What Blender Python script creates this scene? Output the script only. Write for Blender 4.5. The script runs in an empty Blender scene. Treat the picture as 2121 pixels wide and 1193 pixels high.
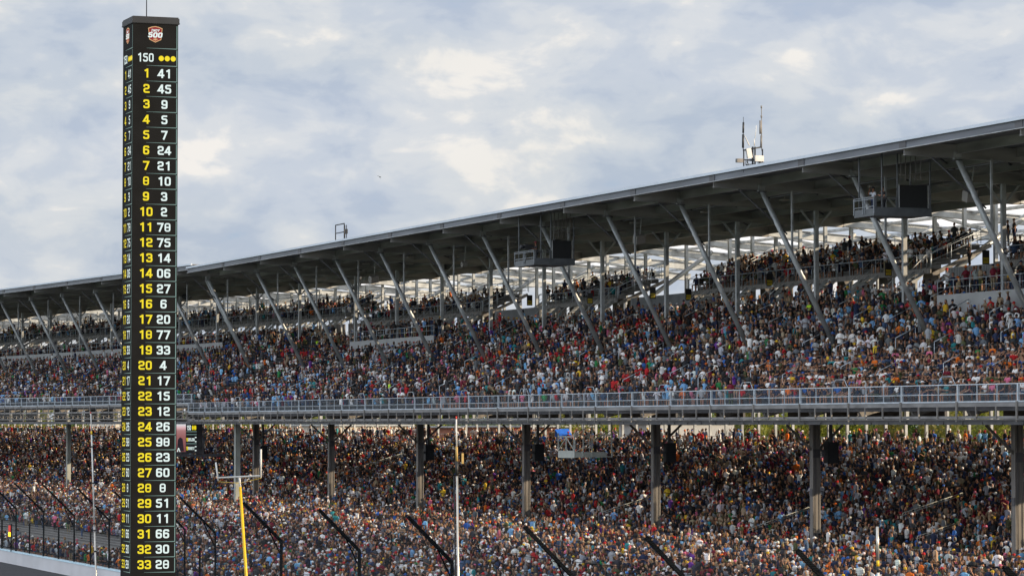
import bpy, bmesh, math, random
import numpy as np
from mathutils import Vector, Matrix
random.seed(7); rng = np.random.default_rng(11)
S = bpy.context.scene; COL = S.collection
R = math.radians

# ------------------------------------------------------------------ camera
F, YAW, PITCH, HC = 6600.0, R(20.5), math.atan(280.5/6600), 12.0
cd = bpy.data.cameras.new('camera'); cam = bpy.data.objects.new('camera', cd); COL.objects.link(cam)
cd.sensor_width = 36; cd.lens = F/2121*36; cd.clip_start = 1; cd.clip_end = 12000
cam.location = (0, 0, HC); cam.rotation_euler = (R(90)+PITCH, 0, -YAW)
S.camera = cam
S.render.resolution_x, S.render.resolution_y = 1024, 575

# ------------------------------------------------------------------ light
SUN_EL = math.atan(0.30*0.86)                 # low late-afternoon sun, behind the stand and to the right
sv = Vector((0.86, -0.51, 0)).normalized()
sv = Vector((sv.x*math.cos(SUN_EL), sv.y*math.cos(SUN_EL), math.sin(SUN_EL)))
ld = bpy.data.lights.new('sun', 'SUN'); ld.energy = 4.8; ld.angle = R(0.5); ld.color = (1, .79, .54)
lo = bpy.data.objects.new('sun', ld); COL.objects.link(lo)
lo.rotation_euler = sv.to_track_quat('Z', 'Y').to_euler(); lo.location = (200, 0, 120)
S.view_settings.view_transform = 'Standard'; S.view_settings.look = 'None'
S.view_settings.exposure = 0.42; S.view_settings.gamma = 1; S.view_settings.use_curve_mapping = False

W = bpy.data.worlds.new('World'); S.world = W; W.use_nodes = True
nt = W.node_tree; nt.nodes.clear()
def N(t, k, **kw):
    n = t.nodes.new(k)
    for a, b in kw.items(): setattr(n, a, b)
    return n
sky = N(nt, 'ShaderNodeTexSky', sky_type='NISHITA', sun_disc=False)
sky.sun_elevation = SUN_EL; sky.sun_rotation = math.atan2(sv.x, sv.y); sky.altitude = 200; sky.dust_density = 1.5
bg1 = N(nt, 'ShaderNodeBackground'); bg1.inputs[1].default_value = 0.09
nt.links.new(sky.outputs[0], bg1.inputs[0])
tc = N(nt, 'ShaderNodeTexCoord')
def cloudnoise(scale, sz, off, detail=6, rough=.55, dist=.3):
    mp = N(nt, 'ShaderNodeMapping'); mp.inputs['Scale'].default_value = (scale, scale, scale*sz); mp.inputs['Location'].default_value = off
    nz = N(nt, 'ShaderNodeTexNoise'); nz.inputs['Scale'].default_value = 1
    nz.inputs['Detail'].default_value = detail; nz.inputs['Roughness'].default_value = rough; nz.inputs['Distortion'].default_value = dist
    nt.links.new(tc.outputs['Generated'], mp.inputs[0]); nt.links.new(mp.outputs[0], nz.inputs['Vector'])
    return nz.outputs[0]
def ramp(t, fac, stops, interp='EASE'):
    r = N(t, 'ShaderNodeValToRGB'); r.color_ramp.interpolation = interp
    el = r.color_ramp.elements
    while len(el) < len(stops): el.new(.5)
    for e, (p, c) in zip(el, stops): e.position = p; e.color = (*c, 1)
    t.links.new(fac, r.inputs[0]); return r.outputs[0]
n1 = cloudnoise(13, 2.1, (8.35, 2.7, 1.9), 4, .5, 0); n2 = cloudnoise(32, 2.0, (7.7, 0, 2.1), 9, .55, .25); n3 = cloudnoise(6, 2.6, (1.3, 5.2, 0), 3)
mx = N(nt, 'ShaderNodeMath', operation='MULTIPLY_ADD'); mx.inputs[1].default_value = .5
nt.links.new(n2, mx.inputs[0])
m0 = N(nt, 'ShaderNodeMath', operation='MULTIPLY'); m0.inputs[1].default_value = .55
nt.links.new(n1, m0.inputs[0]); nt.links.new(m0.outputs[0], mx.inputs[2])
ccol = ramp(nt, mx.outputs[0], [(.36, (.40, .51, .67)), (.44, (.48, .55, .67)), (.51, (.58, .635, .72)), (.58, (.69, .72, .76)), (.645, (.90, .87, .83))])
bg2 = N(nt, 'ShaderNodeBackground')
nt.links.new(ccol, bg2.inputs[0])
dp = N(nt, 'ShaderNodeVectorMath', operation='DOT_PRODUCT'); dp.inputs[1].default_value = Vector((-.90, -.30, .32)).normalized()  # brighter sky patch out of view, added to light the crowd
nt.links.new(tc.outputs['Generated'], dp.inputs[0])
mr = N(nt, 'ShaderNodeMapRange', interpolation_type='SMOOTHSTEP'); mr.inputs['From Min'].default_value = -.15; mr.inputs['From Max'].default_value = .9; mr.inputs['To Min'].default_value = .75; mr.inputs['To Max'].default_value = 1.6
nt.links.new(dp.outputs['Value'], mr.inputs['Value']); nt.links.new(mr.outputs[0], bg2.inputs[1])
cmask = ramp(nt, n3, [(.3, (.90,)*3), (.6, (1,)*3)])
ms = N(nt, 'ShaderNodeMixShader'); wo = N(nt, 'ShaderNodeOutputWorld')
nt.links.new(cmask, ms.inputs[0]); nt.links.new(bg1.outputs[0], ms.inputs[1]); nt.links.new(bg2.outputs[0], ms.inputs[2]); nt.links.new(ms.outputs[0], wo.inputs[0])

# ------------------------------------------------------------------ helpers
def ray(u, v):
    x = (u-1060.5)/F; y = (596.5-v)/F
    fw = math.cos(PITCH)-y*math.sin(PITCH); up = math.sin(PITCH)+y*math.cos(PITCH)
    return Vector((fw*math.sin(YAW)+x*math.cos(YAW), fw*math.cos(YAW)-x*math.sin(YAW), up))
def atX(u, v, X):            # point of the world plane x = X seen at photo pixel u, v
    d = ray(u, v); t = X/d.x; return Vector((X, d.y*t, HC+d.z*t))
def atZ(u, v, Z):
    d = ray(u, v); t = (Z-HC)/d.z; return Vector((d.x*t, d.y*t, Z))
def proj(p):
    s, c = math.sin(YAW), math.cos(YAW); fw = p[0]*s+p[1]*c; r = p[0]*c-p[1]*s; up = p[2]-HC
    z = fw*math.cos(PITCH)+up*math.sin(PITCH); y = -fw*math.sin(PITCH)+up*math.cos(PITCH)
    return 1060.5+F*r/z, 596.5-F*y/z, z
def tag(o, label=None, cat=None, group=None, kind=None):
    if label: o['label'] = label
    if cat: o['category'] = cat
    if group: o['group'] = group
    if kind: o['kind'] = kind
    return o
def empty(name, loc=(0, 0, 0), rz=0):
    o = bpy.data.objects.new(name, None); COL.objects.link(o); o.location = loc; o.rotation_euler = (0, 0, rz); return o
class MB:
    """collects boxes, beams, tubes and sheets into one mesh"""
    def __init__(s): s.v = []; s.f = []; s.sm = []
    def quad(s, *p):
        b = len(s.v); s.v += [tuple(q) for q in p]; s.f.append(tuple(range(b, b+len(p)))); s.sm.append(False); return s
    def box(s, x0, x1, y0, y1, z0, z1):
        b = len(s.v); s.v += [(x, y, z) for z in (z0, z1) for y in (y0, y1) for x in (x0, x1)]
        s.f += [tuple(b+i for i in q) for q in ((0, 2, 3, 1), (4, 5, 7, 6), (0, 1, 5, 4), (2, 6, 7, 3), (0, 4, 6, 2), (1, 3, 7, 5))]; s.sm += [False]*6; return s
    def beam(s, p, q, w, h, up=(0, 0, 1)):      # rectangular bar, w across, h along up
        p, q = Vector(p), Vector(q); d = (q-p).normalized(); a = d.cross(Vector(up))
        if a.length < 1e-4: a = d.cross(Vector((1, 0, 0)))
        a.normalize(); n = a.cross(d); a *= w/2; n *= h/2; b = len(s.v)
        for c in (p, q): s.v += [tuple(c-a-n), tuple(c+a-n), tuple(c+a+n), tuple(c-a+n)]
        s.f += [tuple(b+i for i in t) for t in ((0, 3, 2, 1), (4, 5, 6, 7), (0, 1, 5, 4), (1, 2, 6, 5), (2, 3, 7, 6), (3, 0, 4, 7))]; s.sm += [False]*6; return s
    def tube(s, p, q, r, n=8, r2=None, cap=True):
        p, q = Vector(p), Vector(q); d = (q-p).normalized(); a = d.orthogonal().normalized(); c = d.cross(a); b = len(s.v); r2 = r if r2 is None else r2
        for o_, rr in ((p, r), (q, r2)):
            for i in range(n):
                t = 2*math.pi*i/n; s.v.append(tuple(o_+(a*math.cos(t)+c*math.sin(t))*rr))
        for i in range(n):
            j = (i+1) % n; s.f.append((b+i, b+j, b+n+j, b+n+i)); s.sm.append(True)
        if cap: s.f += [tuple(b+i for i in range(n-1, -1, -1)), tuple(b+n+i for i in range(n))]; s.sm += [False, False]
        return s
    def ibeam(s, p, q, w, h, t=.03):            # I-section, web vertical
        p, q = Vector(p), Vector(q); u = Vector((0, 0, 1))
        s.beam(p, q, t, h-.06); s.beam(p+u*(h/2-.015), q+u*(h/2-.015), w, .03); s.beam(p-u*(h/2-.015), q-u*(h/2-.015), w, .03); return s
    def ell(s, c, rx, ry, rz, nu=12, nv=8):
        b = len(s.v); c = Vector(c)
        for j in range(1, nv):
            ph = math.pi*j/nv
            for i in range(nu):
                t = 2*math.pi*i/nu; s.v.append((c.x+rx*math.sin(ph)*math.cos(t), c.y+ry*math.sin(ph)*math.sin(t), c.z+rz*math.cos(ph)))
        s.v += [(c.x, c.y, c.z+rz), (c.x, c.y, c.z-rz)]; T = b+nu*(nv-1)
        for j in range(nv-2):
            for i in range(nu):
                k = (i+1) % nu; s.f.append((b+j*nu+i, b+(j+1)*nu+i, b+(j+1)*nu+k, b+j*nu+k)); s.sm.append(True)
        for i in range(nu):
            k = (i+1) % nu; s.f.append((T, b+i, b+k)); s.f.append((T+1, b+(nv-2)*nu+k, b+(nv-2)*nu+i)); s.sm += [True, True]
        return s
    def mesh(s, name, m):
        me = bpy.data.meshes.new(name); me.from_pydata(s.v, [], s.f); me.polygons.foreach_set('use_smooth', s.sm)
        if m: me.materials.append(m)
        me.update(); return me
    def build(s, name, m, parent=None):
        o = bpy.data.objects.new(name, s.mesh(name, m)); COL.objects.link(o)
        if parent: o.parent = parent
        return o

# ------------------------------------------------------------------ materials
def mat(name, col, rough=.6, metal=0, var=.0, vscale=1.5, bump=0, bscale=20, emit=0, col2=None, stretch=(1, 1, 1), spec=.5):
    m = bpy.data.materials.new(name); m.use_nodes = True; t = m.node_tree; b = t.nodes['Principled BSDF']
    b.inputs['Roughness'].default_value = rough; b.inputs['Metallic'].default_value = metal; b.inputs['Base Color'].default_value = (*col, 1)
    b.inputs['Specular IOR Level'].default_value = spec
    if var or bump or col2:
        g = N(t, 'ShaderNodeNewGeometry'); mp = N(t, 'ShaderNodeMapping'); mp.inputs['Scale'].default_value = stretch; t.links.new(g.outputs['Position'], mp.inputs[0])
    if var or col2:
        nz = N(t, 'ShaderNodeTexNoise'); nz.inputs['Scale'].default_value = vscale; nz.inputs['Detail'].default_value = 5; t.links.new(mp.outputs[0], nz.inputs['Vector'])
        lo_ = tuple(c*(1-var) for c in col); hi = col2 or tuple(min(1, c*(1+var)) for c in col)
        t.links.new(ramp(t, nz.outputs[0], [(.32, lo_), (.68, hi)], 'LINEAR'), b.inputs['Base Color'])
    if bump:
        nb = N(t, 'ShaderNodeTexNoise'); nb.inputs['Scale'].default_value = bscale; t.links.new(mp.outputs[0], nb.inputs['Vector'])
        bp = N(t, 'ShaderNodeBump'); bp.inputs['Strength'].default_value = bump; bp.inputs['Distance'].default_value = .05
        t.links.new(nb.outputs[0], bp.inputs['Height']); t.links.new(bp.outputs[0], b.inputs['Normal'])
    if emit:
        b.inputs['Emission Color'].default_value = (*col, 1); b.inputs['Emission Strength'].default_value = emit
    return m
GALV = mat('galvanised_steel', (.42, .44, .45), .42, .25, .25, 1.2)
RAILM = mat('bright_galvanised_rail', (.50, .56, .62), .4, .3, .15, 2)
CAGEM = mat('platform_steel_shaded', (.10, .11, .12), .45, .3, .2, 2)  # darker platform tone, roof shade put into the colour
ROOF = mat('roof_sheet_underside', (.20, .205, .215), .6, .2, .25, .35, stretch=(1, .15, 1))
ROOFB = mat('roof_beam_paint', (.34, .335, .33), .5, .2, .35, .6, stretch=(.4, .4, 2))
FASC = mat('roof_fascia_paint', (.15, .16, .185), .45, .3, .30, .5, stretch=(1, .3, 3))
TRIM = mat('roof_edge_flashing', (.62, .68, .76), .35, .3, .05, 1)
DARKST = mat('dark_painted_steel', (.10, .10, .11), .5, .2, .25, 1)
TAUPE = mat('grey_painted_steel', (.19, .178, .166), .55, .1, .32, 1.0, stretch=(4, 4, .35))
DECKF = mat('deck_edge_paint', (.20, .195, .195), .55, .1, .3, .6, stretch=(1, 1, 3))
PALEST = mat('pale_green_grey_steel', (.36, .38, .35), .55, .1, .16, .8)
CONC = mat('weathered_concrete', (.17, .16, .15), .85, 0, .25, .9, .3, 8)
BENCH = mat('aluminium_bench', (.20, .20, .19), .5, .3, .2, 1)
DECKM = mat('seating_deck_metal', (.09, .09, .10), .7, .1, .25, .7)
WHITEW = mat('white_parapet_paint', (.40, .41, .42), .6, 0, .08, .8)
WALLM = mat('white_track_wall_paint', (.62, .62, .64), .55, 0, .12, .35, stretch=(1, .5, 1))
WALLTOP = mat('pale_blue_wall_cap', (.55, .75, .85), .5, 0, .05)
ASPH = mat('asphalt', (.022, .022, .027), .75, 0, .25, .5, .3, 30)
GRASS = mat('grass', (.06, .10, .025), .9, 0, .35, .8, .4, 12)
DIRT = mat('stand_apron', (.22, .19, .15), .9, 0, .3, .6, .3, 6)
FENCEM = mat('black_fence_steel', (.005, .006, .007), .9, 0, .3, 2, spec=.03)
BLACK = mat('black_plastic', (.015, .016, .018), .5)
PANEL = mat('led_panel_black', (.0055, .006, .007), .7, 0, .25, 1.2, spec=.12)
CAPM = mat('dark_cap_metal', (.018, .021, .027), .5, .2, .2, 1)
LEDW = mat('led_white', (.86, 1, .97), .5, emit=.70)
LEDY = mat('led_yellow', (1, .80, .02), .5, emit=.70)
LEDL = mat('led_line', (.42, .66, .60), .5, emit=.36)
LEDR = mat('led_crimson', (.33, .01, .02), .5, emit=.6)
LEDG = mat('led_gold', (.85, .52, .25), .5, emit=.6)
YEL = mat('yellow_mast_paint', (.80, .50, .01), .38, 0, .1, 2)
WHI = mat('white_mast_paint', (.66, .65, .62), .45, 0, .14, 3)
ALU = mat('mast_aluminium', (.55, .52, .47), .3, .7, .15, 3)
REDP = mat('red_paint', (.55, .03, .02), .45)
TRANSL = mat('translucent_roof_sheet', (.55, .58, .62), .5); _t = TRANSL.node_tree
_tr = N(_t, 'ShaderNodeBsdfTranslucent'); _tr.inputs[0].default_value = (.92, .94, .96, 1); _mm = N(_t, 'ShaderNodeMixShader'); _mm.inputs[0].default_value = .8
_t.links.new(_t.nodes['Principled BSDF'].outputs[0], _mm.inputs[1]); _t.links.new(_tr.outputs[0], _mm.inputs[2]); _t.links.new(_mm.outputs[0], _t.nodes['Material Output'].inputs[0])
CORR = mat('corrugated_sheet', (.27, .28, .29), .5, .3, .12, 1)
SPKP = mat('pale_speaker', (.42, .40, .38), .5)
BRICK = mat('brick_wall', (.35, .14, .09), .85, 0, .2, 2)
CREAM = mat('cream_wall', (.60, .56, .48), .8, 0, .1, .5)
BROWNB = mat('brown_bark', (.10, .07, .05), .9, 0, .3, 3)
def leafmat(name, col):
    m = mat(name, col, .6, 0, .45, .6); t = m.node_tree; b = t.nodes['Principled BSDF']; o = t.nodes['Material Output']
    tr = N(t, 'ShaderNodeBsdfTranslucent'); tr.inputs[0].default_value = (col[0]*2.6, col[1]*2.4, col[2]*1.2, 1)
    mm = N(t, 'ShaderNodeMixShader'); mm.inputs[0].default_value = .45
    t.links.new(b.outputs[0], mm.inputs[1]); t.links.new(tr.outputs[0], mm.inputs[2]); t.links.new(mm.outputs[0], o.inputs[0]); return m
LEAF = [leafmat('leaf_bright', (.14, .16, .03)), leafmat('leaf_mid', (.06, .10, .03)), leafmat('leaf_olive', (.13, .13, .04))]
def alphamat(name, col, alpha, rough=.3):
    m = mat(name, col, rough); t = m.node_tree; b = t.nodes['Principled BSDF']; o = t.nodes['Material Output']
    tr = N(t, 'ShaderNodeBsdfTransparent'); mm = N(t, 'ShaderNodeMixShader'); mm.inputs[0].default_value = alpha
    t.links.new(tr.outputs[0], mm.inputs[1]); t.links.new(b.outputs[0], mm.inputs[2]); t.links.new(mm.outputs[0], o.inputs[0]); return m
GLASS = alphamat('clear_railing_panel', (.16, .22, .30), .13, .2)
def meshmat(name, col, pitch, wire):        # woven wire: real gaps between thin wires
    m = mat(name, col, .4, .3); t = m.node_tree; b = t.nodes['Principled BSDF']; o = t.nodes['Material Output']
    g = N(t, 'ShaderNodeNewGeometry'); sp = N(t, 'ShaderNodeSeparateXYZ'); t.links.new(g.outputs['Position'], sp.inputs[0]); outs = []
    for ax in (1, 2):
        a = N(t, 'ShaderNodeMath', operation='DIVIDE'); a.inputs[1].default_value = pitch; t.links.new(sp.outputs[ax], a.inputs[0])
        f = N(t, 'ShaderNodeMath', operation='FRACT'); t.links.new(a.outputs[0], f.inputs[0])
        l = N(t, 'ShaderNodeMath', operation='LESS_THAN'); l.inputs[1].default_value = wire/pitch; t.links.new(f.outputs[0], l.inputs[0]); outs.append(l)
    mxx = N(t, 'ShaderNodeMath', operation='MAXIMUM'); t.links.new(outs[0].outputs[0], mxx.inputs[0]); t.links.new(outs[1].outputs[0], mxx.inputs[1])
    tr = N(t, 'ShaderNodeBsdfTransparent'); mm = N(t, 'ShaderNodeMixShader'); t.links.new(mxx.outputs[0], mm.inputs[0])
    t.links.new(tr.outputs[0], mm.inputs[1]); t.links.new(b.outputs[0], mm.inputs[2]); t.links.new(mm.outputs[0], o.inputs[0]); return m
WIRE = meshmat('fence_wire', (.02, .024, .03), .075, .007)
def fabric(name, rough=.8):                  # takes each object's own colour
    m = bpy.data.materials.new(name); m.use_nodes = True; t = m.node_tree; b = t.nodes['Principled BSDF']; b.inputs['Roughness'].default_value = rough
    b.inputs['Specular IOR Level'].default_value = .2
    oi = N(t, 'ShaderNodeObjectInfo'); t.links.new(oi.outputs['Color'], b.inputs['Base Color']); return m
FAB = fabric('dyed_cloth'); SKIN = fabric('skin', .6)
CHK = mat('checkered_cloth', (.8, .8, .8), .8); _t = CHK.node_tree
_c = N(_t, 'ShaderNodeTexChecker'); _c.inputs['Scale'].default_value = 9; _c.inputs[1].default_value = (.7, .7, .72, 1); _c.inputs[2].default_value = (.02, .02, .04, 1)
_g = N(_t, 'ShaderNodeTexCoord'); _t.links.new(_g.outputs['Object'], _c.inputs['Vector']); _t.links.new(_c.outputs[0], _t.nodes['Principled BSDF'].inputs['Base Color'])
CROWDM = bpy.data.materials.new('crowd_cloth_and_skin'); CROWDM.use_nodes = True
_t = CROWDM.node_tree; _a = N(_t, 'ShaderNodeAttribute', attribute_name='tint'); _b = _t.nodes['Principled BSDF']; _b.inputs['Roughness'].default_value = .75
_b.inputs['Specular IOR Level'].default_value = .25; _t.links.new(_a.outputs['Color'], _b.inputs['Base Color'])

for _m in (LEDW, LEDY, LEDL, LEDR, LEDG):
    _b = _m.node_tree.nodes['Principled BSDF']; _b.inputs['Base Color'].default_value = (.01, .01, .01, 1); _b.inputs['Specular IOR Level'].default_value = .1
# ------------------------------------------------------------------ ground, track, wall
def sheet(name, x0, x1, y0, y1, z, m):
    o = MB().quad((x0, y0, z), (x1, y0, z), (x1, y1, z), (x0, y1, z)).build(name, m); return tag(o, kind='structure')
sheet('ground', -3000, 4000, -2000, 7000, -.02, GRASS)
sheet('track', 38.5, 55.7, -100, 900, .0, ASPH)
sheet('pit_apron', 20, 38.4, -100, 900, .004, mat('pit_concrete', (.30, .29, .28), .85, 0, .2, .5))
sheet('stand_ground', 56.4, 175, 60, 760, .004, DIRT)
tw = empty('track_wall', (56, 60, 0)); tag(tw, 'long white concrete wall along the outside edge of the track', 'wall')
MB().box(-.3, .3, 0, 700, 0, 1.02).build('wall', WALLM, tw)
MB().box(-.34, .34, 0, 700, 1.021, 1.08).build('wall_cap', WALLTOP, tw)

# catch fence standing on the wall
cf = empty('catch_fence', (56, 0, 0)); tag(cf, 'tall black wire catch fence with bent posts on top of the white wall', 'fence')
postu = [3, 32, 60, 89, 120, 152, 186, 224, 262, 303, 340, 380, 411, 443, 579, 740, 931, 1165+15, 1438, 1760]
full = {32, 89, 152, 224, 303, 380, 443, 579, 740, 931, 1180, 1438, 1760}
zk, zt, dxk = 4.75, 7.1, -2.45
def kinkY(u):
    ph = YAW+math.atan((u-1060.5)/F); return 56/math.tan(ph)
ys = []
for u in postu:
    y = kinkY(u); b = MB()
    if u in full:
        w_ = .11 if u < 500 else .155; b.beam((.15, y, 1.08), (.15, y, zk), w_, w_); b.beam((.15, y, zk-.05), (.15+dxk, y, zt), w_, w_*1.15); b.beam((.15, y, zk-1.0), (-.75, y, zk+.83), .06, .06)
    else: b.beam((.15, y, 1.08), (.15, y, 3.6), .11, .11)
    b.build('post', FENCEM, cf); ys.append(y)
for y in [kinkY(1760)-16.3*k for k in range(1, 3)]:
    MB().beam((.15, y, 1.08), (.15, y, zk), .17, .17).beam((.15, y, zk-.05), (.15+dxk, y, zt), .17, .2).build('post', FENCEM, cf)
b = MB()
for z in (1.2, 2.0, 2.9, 3.8, 4.7): b.tube((.05, 60, z), (.05, 520, z), .012, 5)
for k in (.33, .66, 1.0): b.tube((.05+dxk*k, 60, zk+(zt-zk)*k), (.05+dxk*k, 520, zk+(zt-zk)*k), .012, 5)
b.build('cable', FENCEM, cf)
MB().quad((0, 60, 1.08), (0, 520, 1.08), (0, 520, zk), (0, 60, zk)).quad((0, 60, zk), (0, 520, zk), (dxk, 520, zt), (dxk, 60, zt)).build('wire_mesh', WIRE, cf)
# marshal light panel on the fence
p = atX(23, 1102, 55.6)
ml = empty('track_light_panel', (p.x, p.y, p.z)); tag(ml, 'small lit caution light board, red over yellow, fixed to the fence at far left', 'signal light')
MB().box(-.12, -.02, -.5, .5, -.55, .75).build('housing', BLACK, ml)
MB().box(-.16, -.121, -.4, .4, .05, .6).build('red_lamp', mat('red_lamp', (.5, .02, .01), .4, emit=.5), ml)
MB().box(-.16, -.121, -.4, .4, -.35, .03).build('yellow_lamp', mat('amber_lamp', (1, .65, .02), .4, emit=1.2), ml)
MB().beam((0, 0, 1.08-p.z), (0, 0, -.5), .08, .08).build('bracket', FENCEM, ml)

# ------------------------------------------------------------------ grandstand profiles (x across, z up)
def T1(x): return 13.25+.48*(x-92.6)                       # upper tier floor
T1X = [92.6+1.0*i for i in range(17)]                      # front rows .. 108.2
T2X = [110.5+.8*i for i in range(6)]
def T2(x): return 23.3+.46*(x-110.5)
def LB(x): return 2.75+.288*(x-98.6)                       # lower stand, back part
LBX = [98.9+.92*i for i in range(26)]
def LF(x): return .35 + max(0, x-62)*.048 + max(0, x-84)*.045   # lower stand, front part
LFX = [75.4+1.3*i for i in range(18)]
def steps(xs, fz, dx, y0, y1, drop=.5):
    b = MB(); pz = fz(xs[0])-drop
    for x in xs:
        z = fz(x); b.quad((x-dx/2, y0, pz), (x-dx/2, y1, pz), (x-dx/2, y1, z), (x-dx/2, y0, z)); b.quad((x-dx/2, y0, z), (x-dx/2, y1, z), (x+dx/2, y1, z), (x+dx/2, y0, z)); pz = z
    return b
def benches(xs, fz, y0, y1, h=.42):
    b = MB()
    for x in xs: b.box(x+.08, x+.34, y0, y1, fz(x)+h-.05, fz(x)+h)
    return b
def railing(b, p, q, h=1.07, n=None, mid=True, r=.03):
    p, q = Vector(p), Vector(q); L = (q-p).length; n = n or max(1, int(L/2.2)); u = Vector((0, 0, 1))
    b.tube(p+u*h, q+u*h, r, 6)
    if mid: b.tube(p+u*h*.5, q+u*h*.5, r*.7, 5)
    for i in range(n+1): c = p.lerp(q, i/n); b.tube(c, c+u*h, r, 6)

BAY = 14.4
def grandstand(parent, y0, y1, Ys, t2, voids, boxes, left=False):
    """roofed double deck stand in local coordinates, front edge at x = 91.5"""
    P = parent
    # roof --------------------------------------------------------
    zf, zr = 29.55, 28.92; XR = 116.5
    def rz(x): return zf+(zr-zf)*(x-91.5)/(XR-91.5)
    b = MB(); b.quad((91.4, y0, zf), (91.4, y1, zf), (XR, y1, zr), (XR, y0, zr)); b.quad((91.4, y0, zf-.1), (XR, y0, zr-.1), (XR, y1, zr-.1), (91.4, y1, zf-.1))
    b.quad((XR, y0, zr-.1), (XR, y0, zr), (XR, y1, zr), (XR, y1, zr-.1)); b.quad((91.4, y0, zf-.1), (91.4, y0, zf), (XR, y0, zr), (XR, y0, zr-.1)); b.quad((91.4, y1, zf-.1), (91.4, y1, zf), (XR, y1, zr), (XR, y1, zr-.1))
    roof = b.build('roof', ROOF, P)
    MB().box(91.22, 91.395, y0, y1, zf-.13, zf+.06).build('roof_edge', TRIM, roof)
    b = MB(); b.box(91.42, 91.48, y0, y1, zf-.58, zf-.105); b.build('fascia_beam', FASC, roof)
    MB().box(91.3, 91.62, y0, y1, zf-.62, zf-.581).build('fascia_lit_flange', GALV, roof)  # paler than the fascia, painting its lit lower edge
    b = MB()
    for y in Ys: MB().box(91.38, 91.418, y-.45, y+.45, zf-.57, zf-.14).build('splice_plate', DARKST, roof)
    for x in (95.2, 99.4, 103.6, 107.8, 112, 116):
        MB().ibeam((x, y0, rz(x)-.42), (x, y1, rz(x)-.42), .28, .6).build('purlin', ROOFB, roof)
    for y in Ys:
        MB().ibeam((91.5, y, rz(91.5)-.58), (116, y, rz(116)-.58), .32, .84, .05).build('rafter', ROOFB, roof)
        b = MB(); b.ibeam((116, y, 28.35), (134, y, 27.25), .55, .7, .08)
        b.beam((116.2, y+.1, 28.2), (131, y+BAY-.1, 27.5), .22, .22); b.build('rear_rafter', GALV, roof)
    b = MB()
    for x in (120, 125, 130): b.beam((x, y0+4, 28.55-(x-116)*.061), (x, y1, 28.55-(x-116)*.061), .3, .22)
    b.build('rear_purlin', GALV, roof)
    for i, y in enumerate(Ys):
        for x in (98, 103, 110): MB().beam((x, y-7, rz(x)-.3), (x+3.2, y-3, rz(x+3.2)-.5), .1, .1).build('roof_brace', DARKST, roof)
    for i, y in enumerate(Ys):
        for (x, dy) in ((101.3, 2.0), (104.9, 5.5), (101.3, 9.0)):
            zz_ = rz(x)-.75; f = MB().box(x-.35, x+.35, y+dy-.22, y+dy+.22, zz_-.1, zz_); f.beam((x, y+dy, zz_), (x, y+dy, rz(x)-.1), .04, .04); f.build('roof_light', SPKP, roof)
    b = MB()
    for x in (97.2, 102.4, 105.7): b.tube((x, y0+2, rz(x)-.25), (x, y1-2, rz(x)-.25), .05, 5)
    b.build('conduit', GALV, roof)
    # roof panels over the back at some bays
    for i, y in enumerate(Ys):
        if (i % 3) != 1:
            MB().quad((118, y+.5, 28.62), (118, y+BAY-.5, 28.62), (127, y+BAY-.5, 28.07), (127, y+.5, 28.07)).build('rear_roof_panel', TRANSL, roof)
    # struts and columns -----------------------------------------
    for i, y in enumerate(Ys):
        b = MB(); b.tube((101.0, y, T1(101)+.1), (95.2, y, rz(95.2)-.95), .185, 12)
        b.box(94.95, 95.45, y-.12, y+.12, rz(95.2)-1.1, rz(95.2)-.6)
        b.build('raking_strut', GALV, P)
        g_ = MB(); g_.tube((98.6, y, 22.6), (98.45, y, 22.85), .235, 12); g_.box(94.9, 95.5, y-.28, y+.28, rz(95.2)-1.13, rz(95.2)-1.08); g_.box(100.7, 101.3, y-.3, y+.3, T1(101)+.05, T1(101)+.1)
        for q_ in range(6): a_ = q_*1.047; g_.tube((98.45+.21*math.cos(a_), y+.21*math.sin(a_), 22.86), (98.42+.21*math.cos(a_), y+.21*math.sin(a_), 22.92), .025, 5)
        g_.build('flange_plate', DARKST, P)
        MB().tube((97.2, y-.02, 25.4), (93.6, y+.3, rz(93.6)-1.0), .06, 8).build('strut_brace', DARKST, P)
        MB().beam((97.6, y, 23.95), (97.6, y, rz(97.6)-.9), .13, .13).build('strut_hanger', GALV, P)
        b = MB(); b.beam((106.5, y, 20), (106.5, y, rz(106.5)-1.0), .30, .30)
        for s in (-1, 1): b.beam((106.5, y, 26.7), (106.5+s*1.3, y, 28.2), .12, .14)
        b.build('upper_column', GALV, P)
    b = MB(); yy = y0+1
    while yy < y1:
        if True: MB().beam((117.2, yy, 12.2), (117.2, yy, 28.45), .30, .26).build('rear_column', GALV, P)
        yy += BAY/3
    # upper tier --------------------------------------------------
    s1 = steps(T1X, T1, 1.0, y0, y1).build('upper_seating_deck', DECKM, P)
    benches(T1X, T1, y0, y1).build('bench', BENCH, s1)
    b = MB(); yy = y0+.5
    while yy < y1:
        b.beam((92.2, yy, 12.75), (109, yy, 20.75), .3, .7); yy += BAY/2
    b.build('raker_beam', TAUPE, P)
    MB().box(108.6, 110.6, y0, y1, 21.0, 21.15).build('upper_walkway', CONC, P)
    # concourse slab under the upper tier
    b = MB(); b.box(93, 116, y0, y1, 12.08, 12.25)
    cs = b.build('concourse_slab', TAUPE, P)
    b = MB(); yy = y0+.3
    while yy < y1: b.box(91.7, 115.9, yy-.07, yy+.07, 11.95, 12.078); yy += 2.4
    b.build('joist', DARKST, cs)
    MB().box(91.75, 92.1, y0, y1, 11.93, 12.19).build('edge_shade_strip', DARKST, cs)  # dark strip added to paint the shade line below the deck edge
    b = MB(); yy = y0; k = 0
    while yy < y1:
        if k % 5 != 2: MB().box(113.6, 113.8, yy, min(yy+5.6, y1), 12.252, 19.5).build('concourse_wall', DARKST, cs)  # dark wall bays, extra ones added to darken the opening
        yy += 7.2; k += 1
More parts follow.
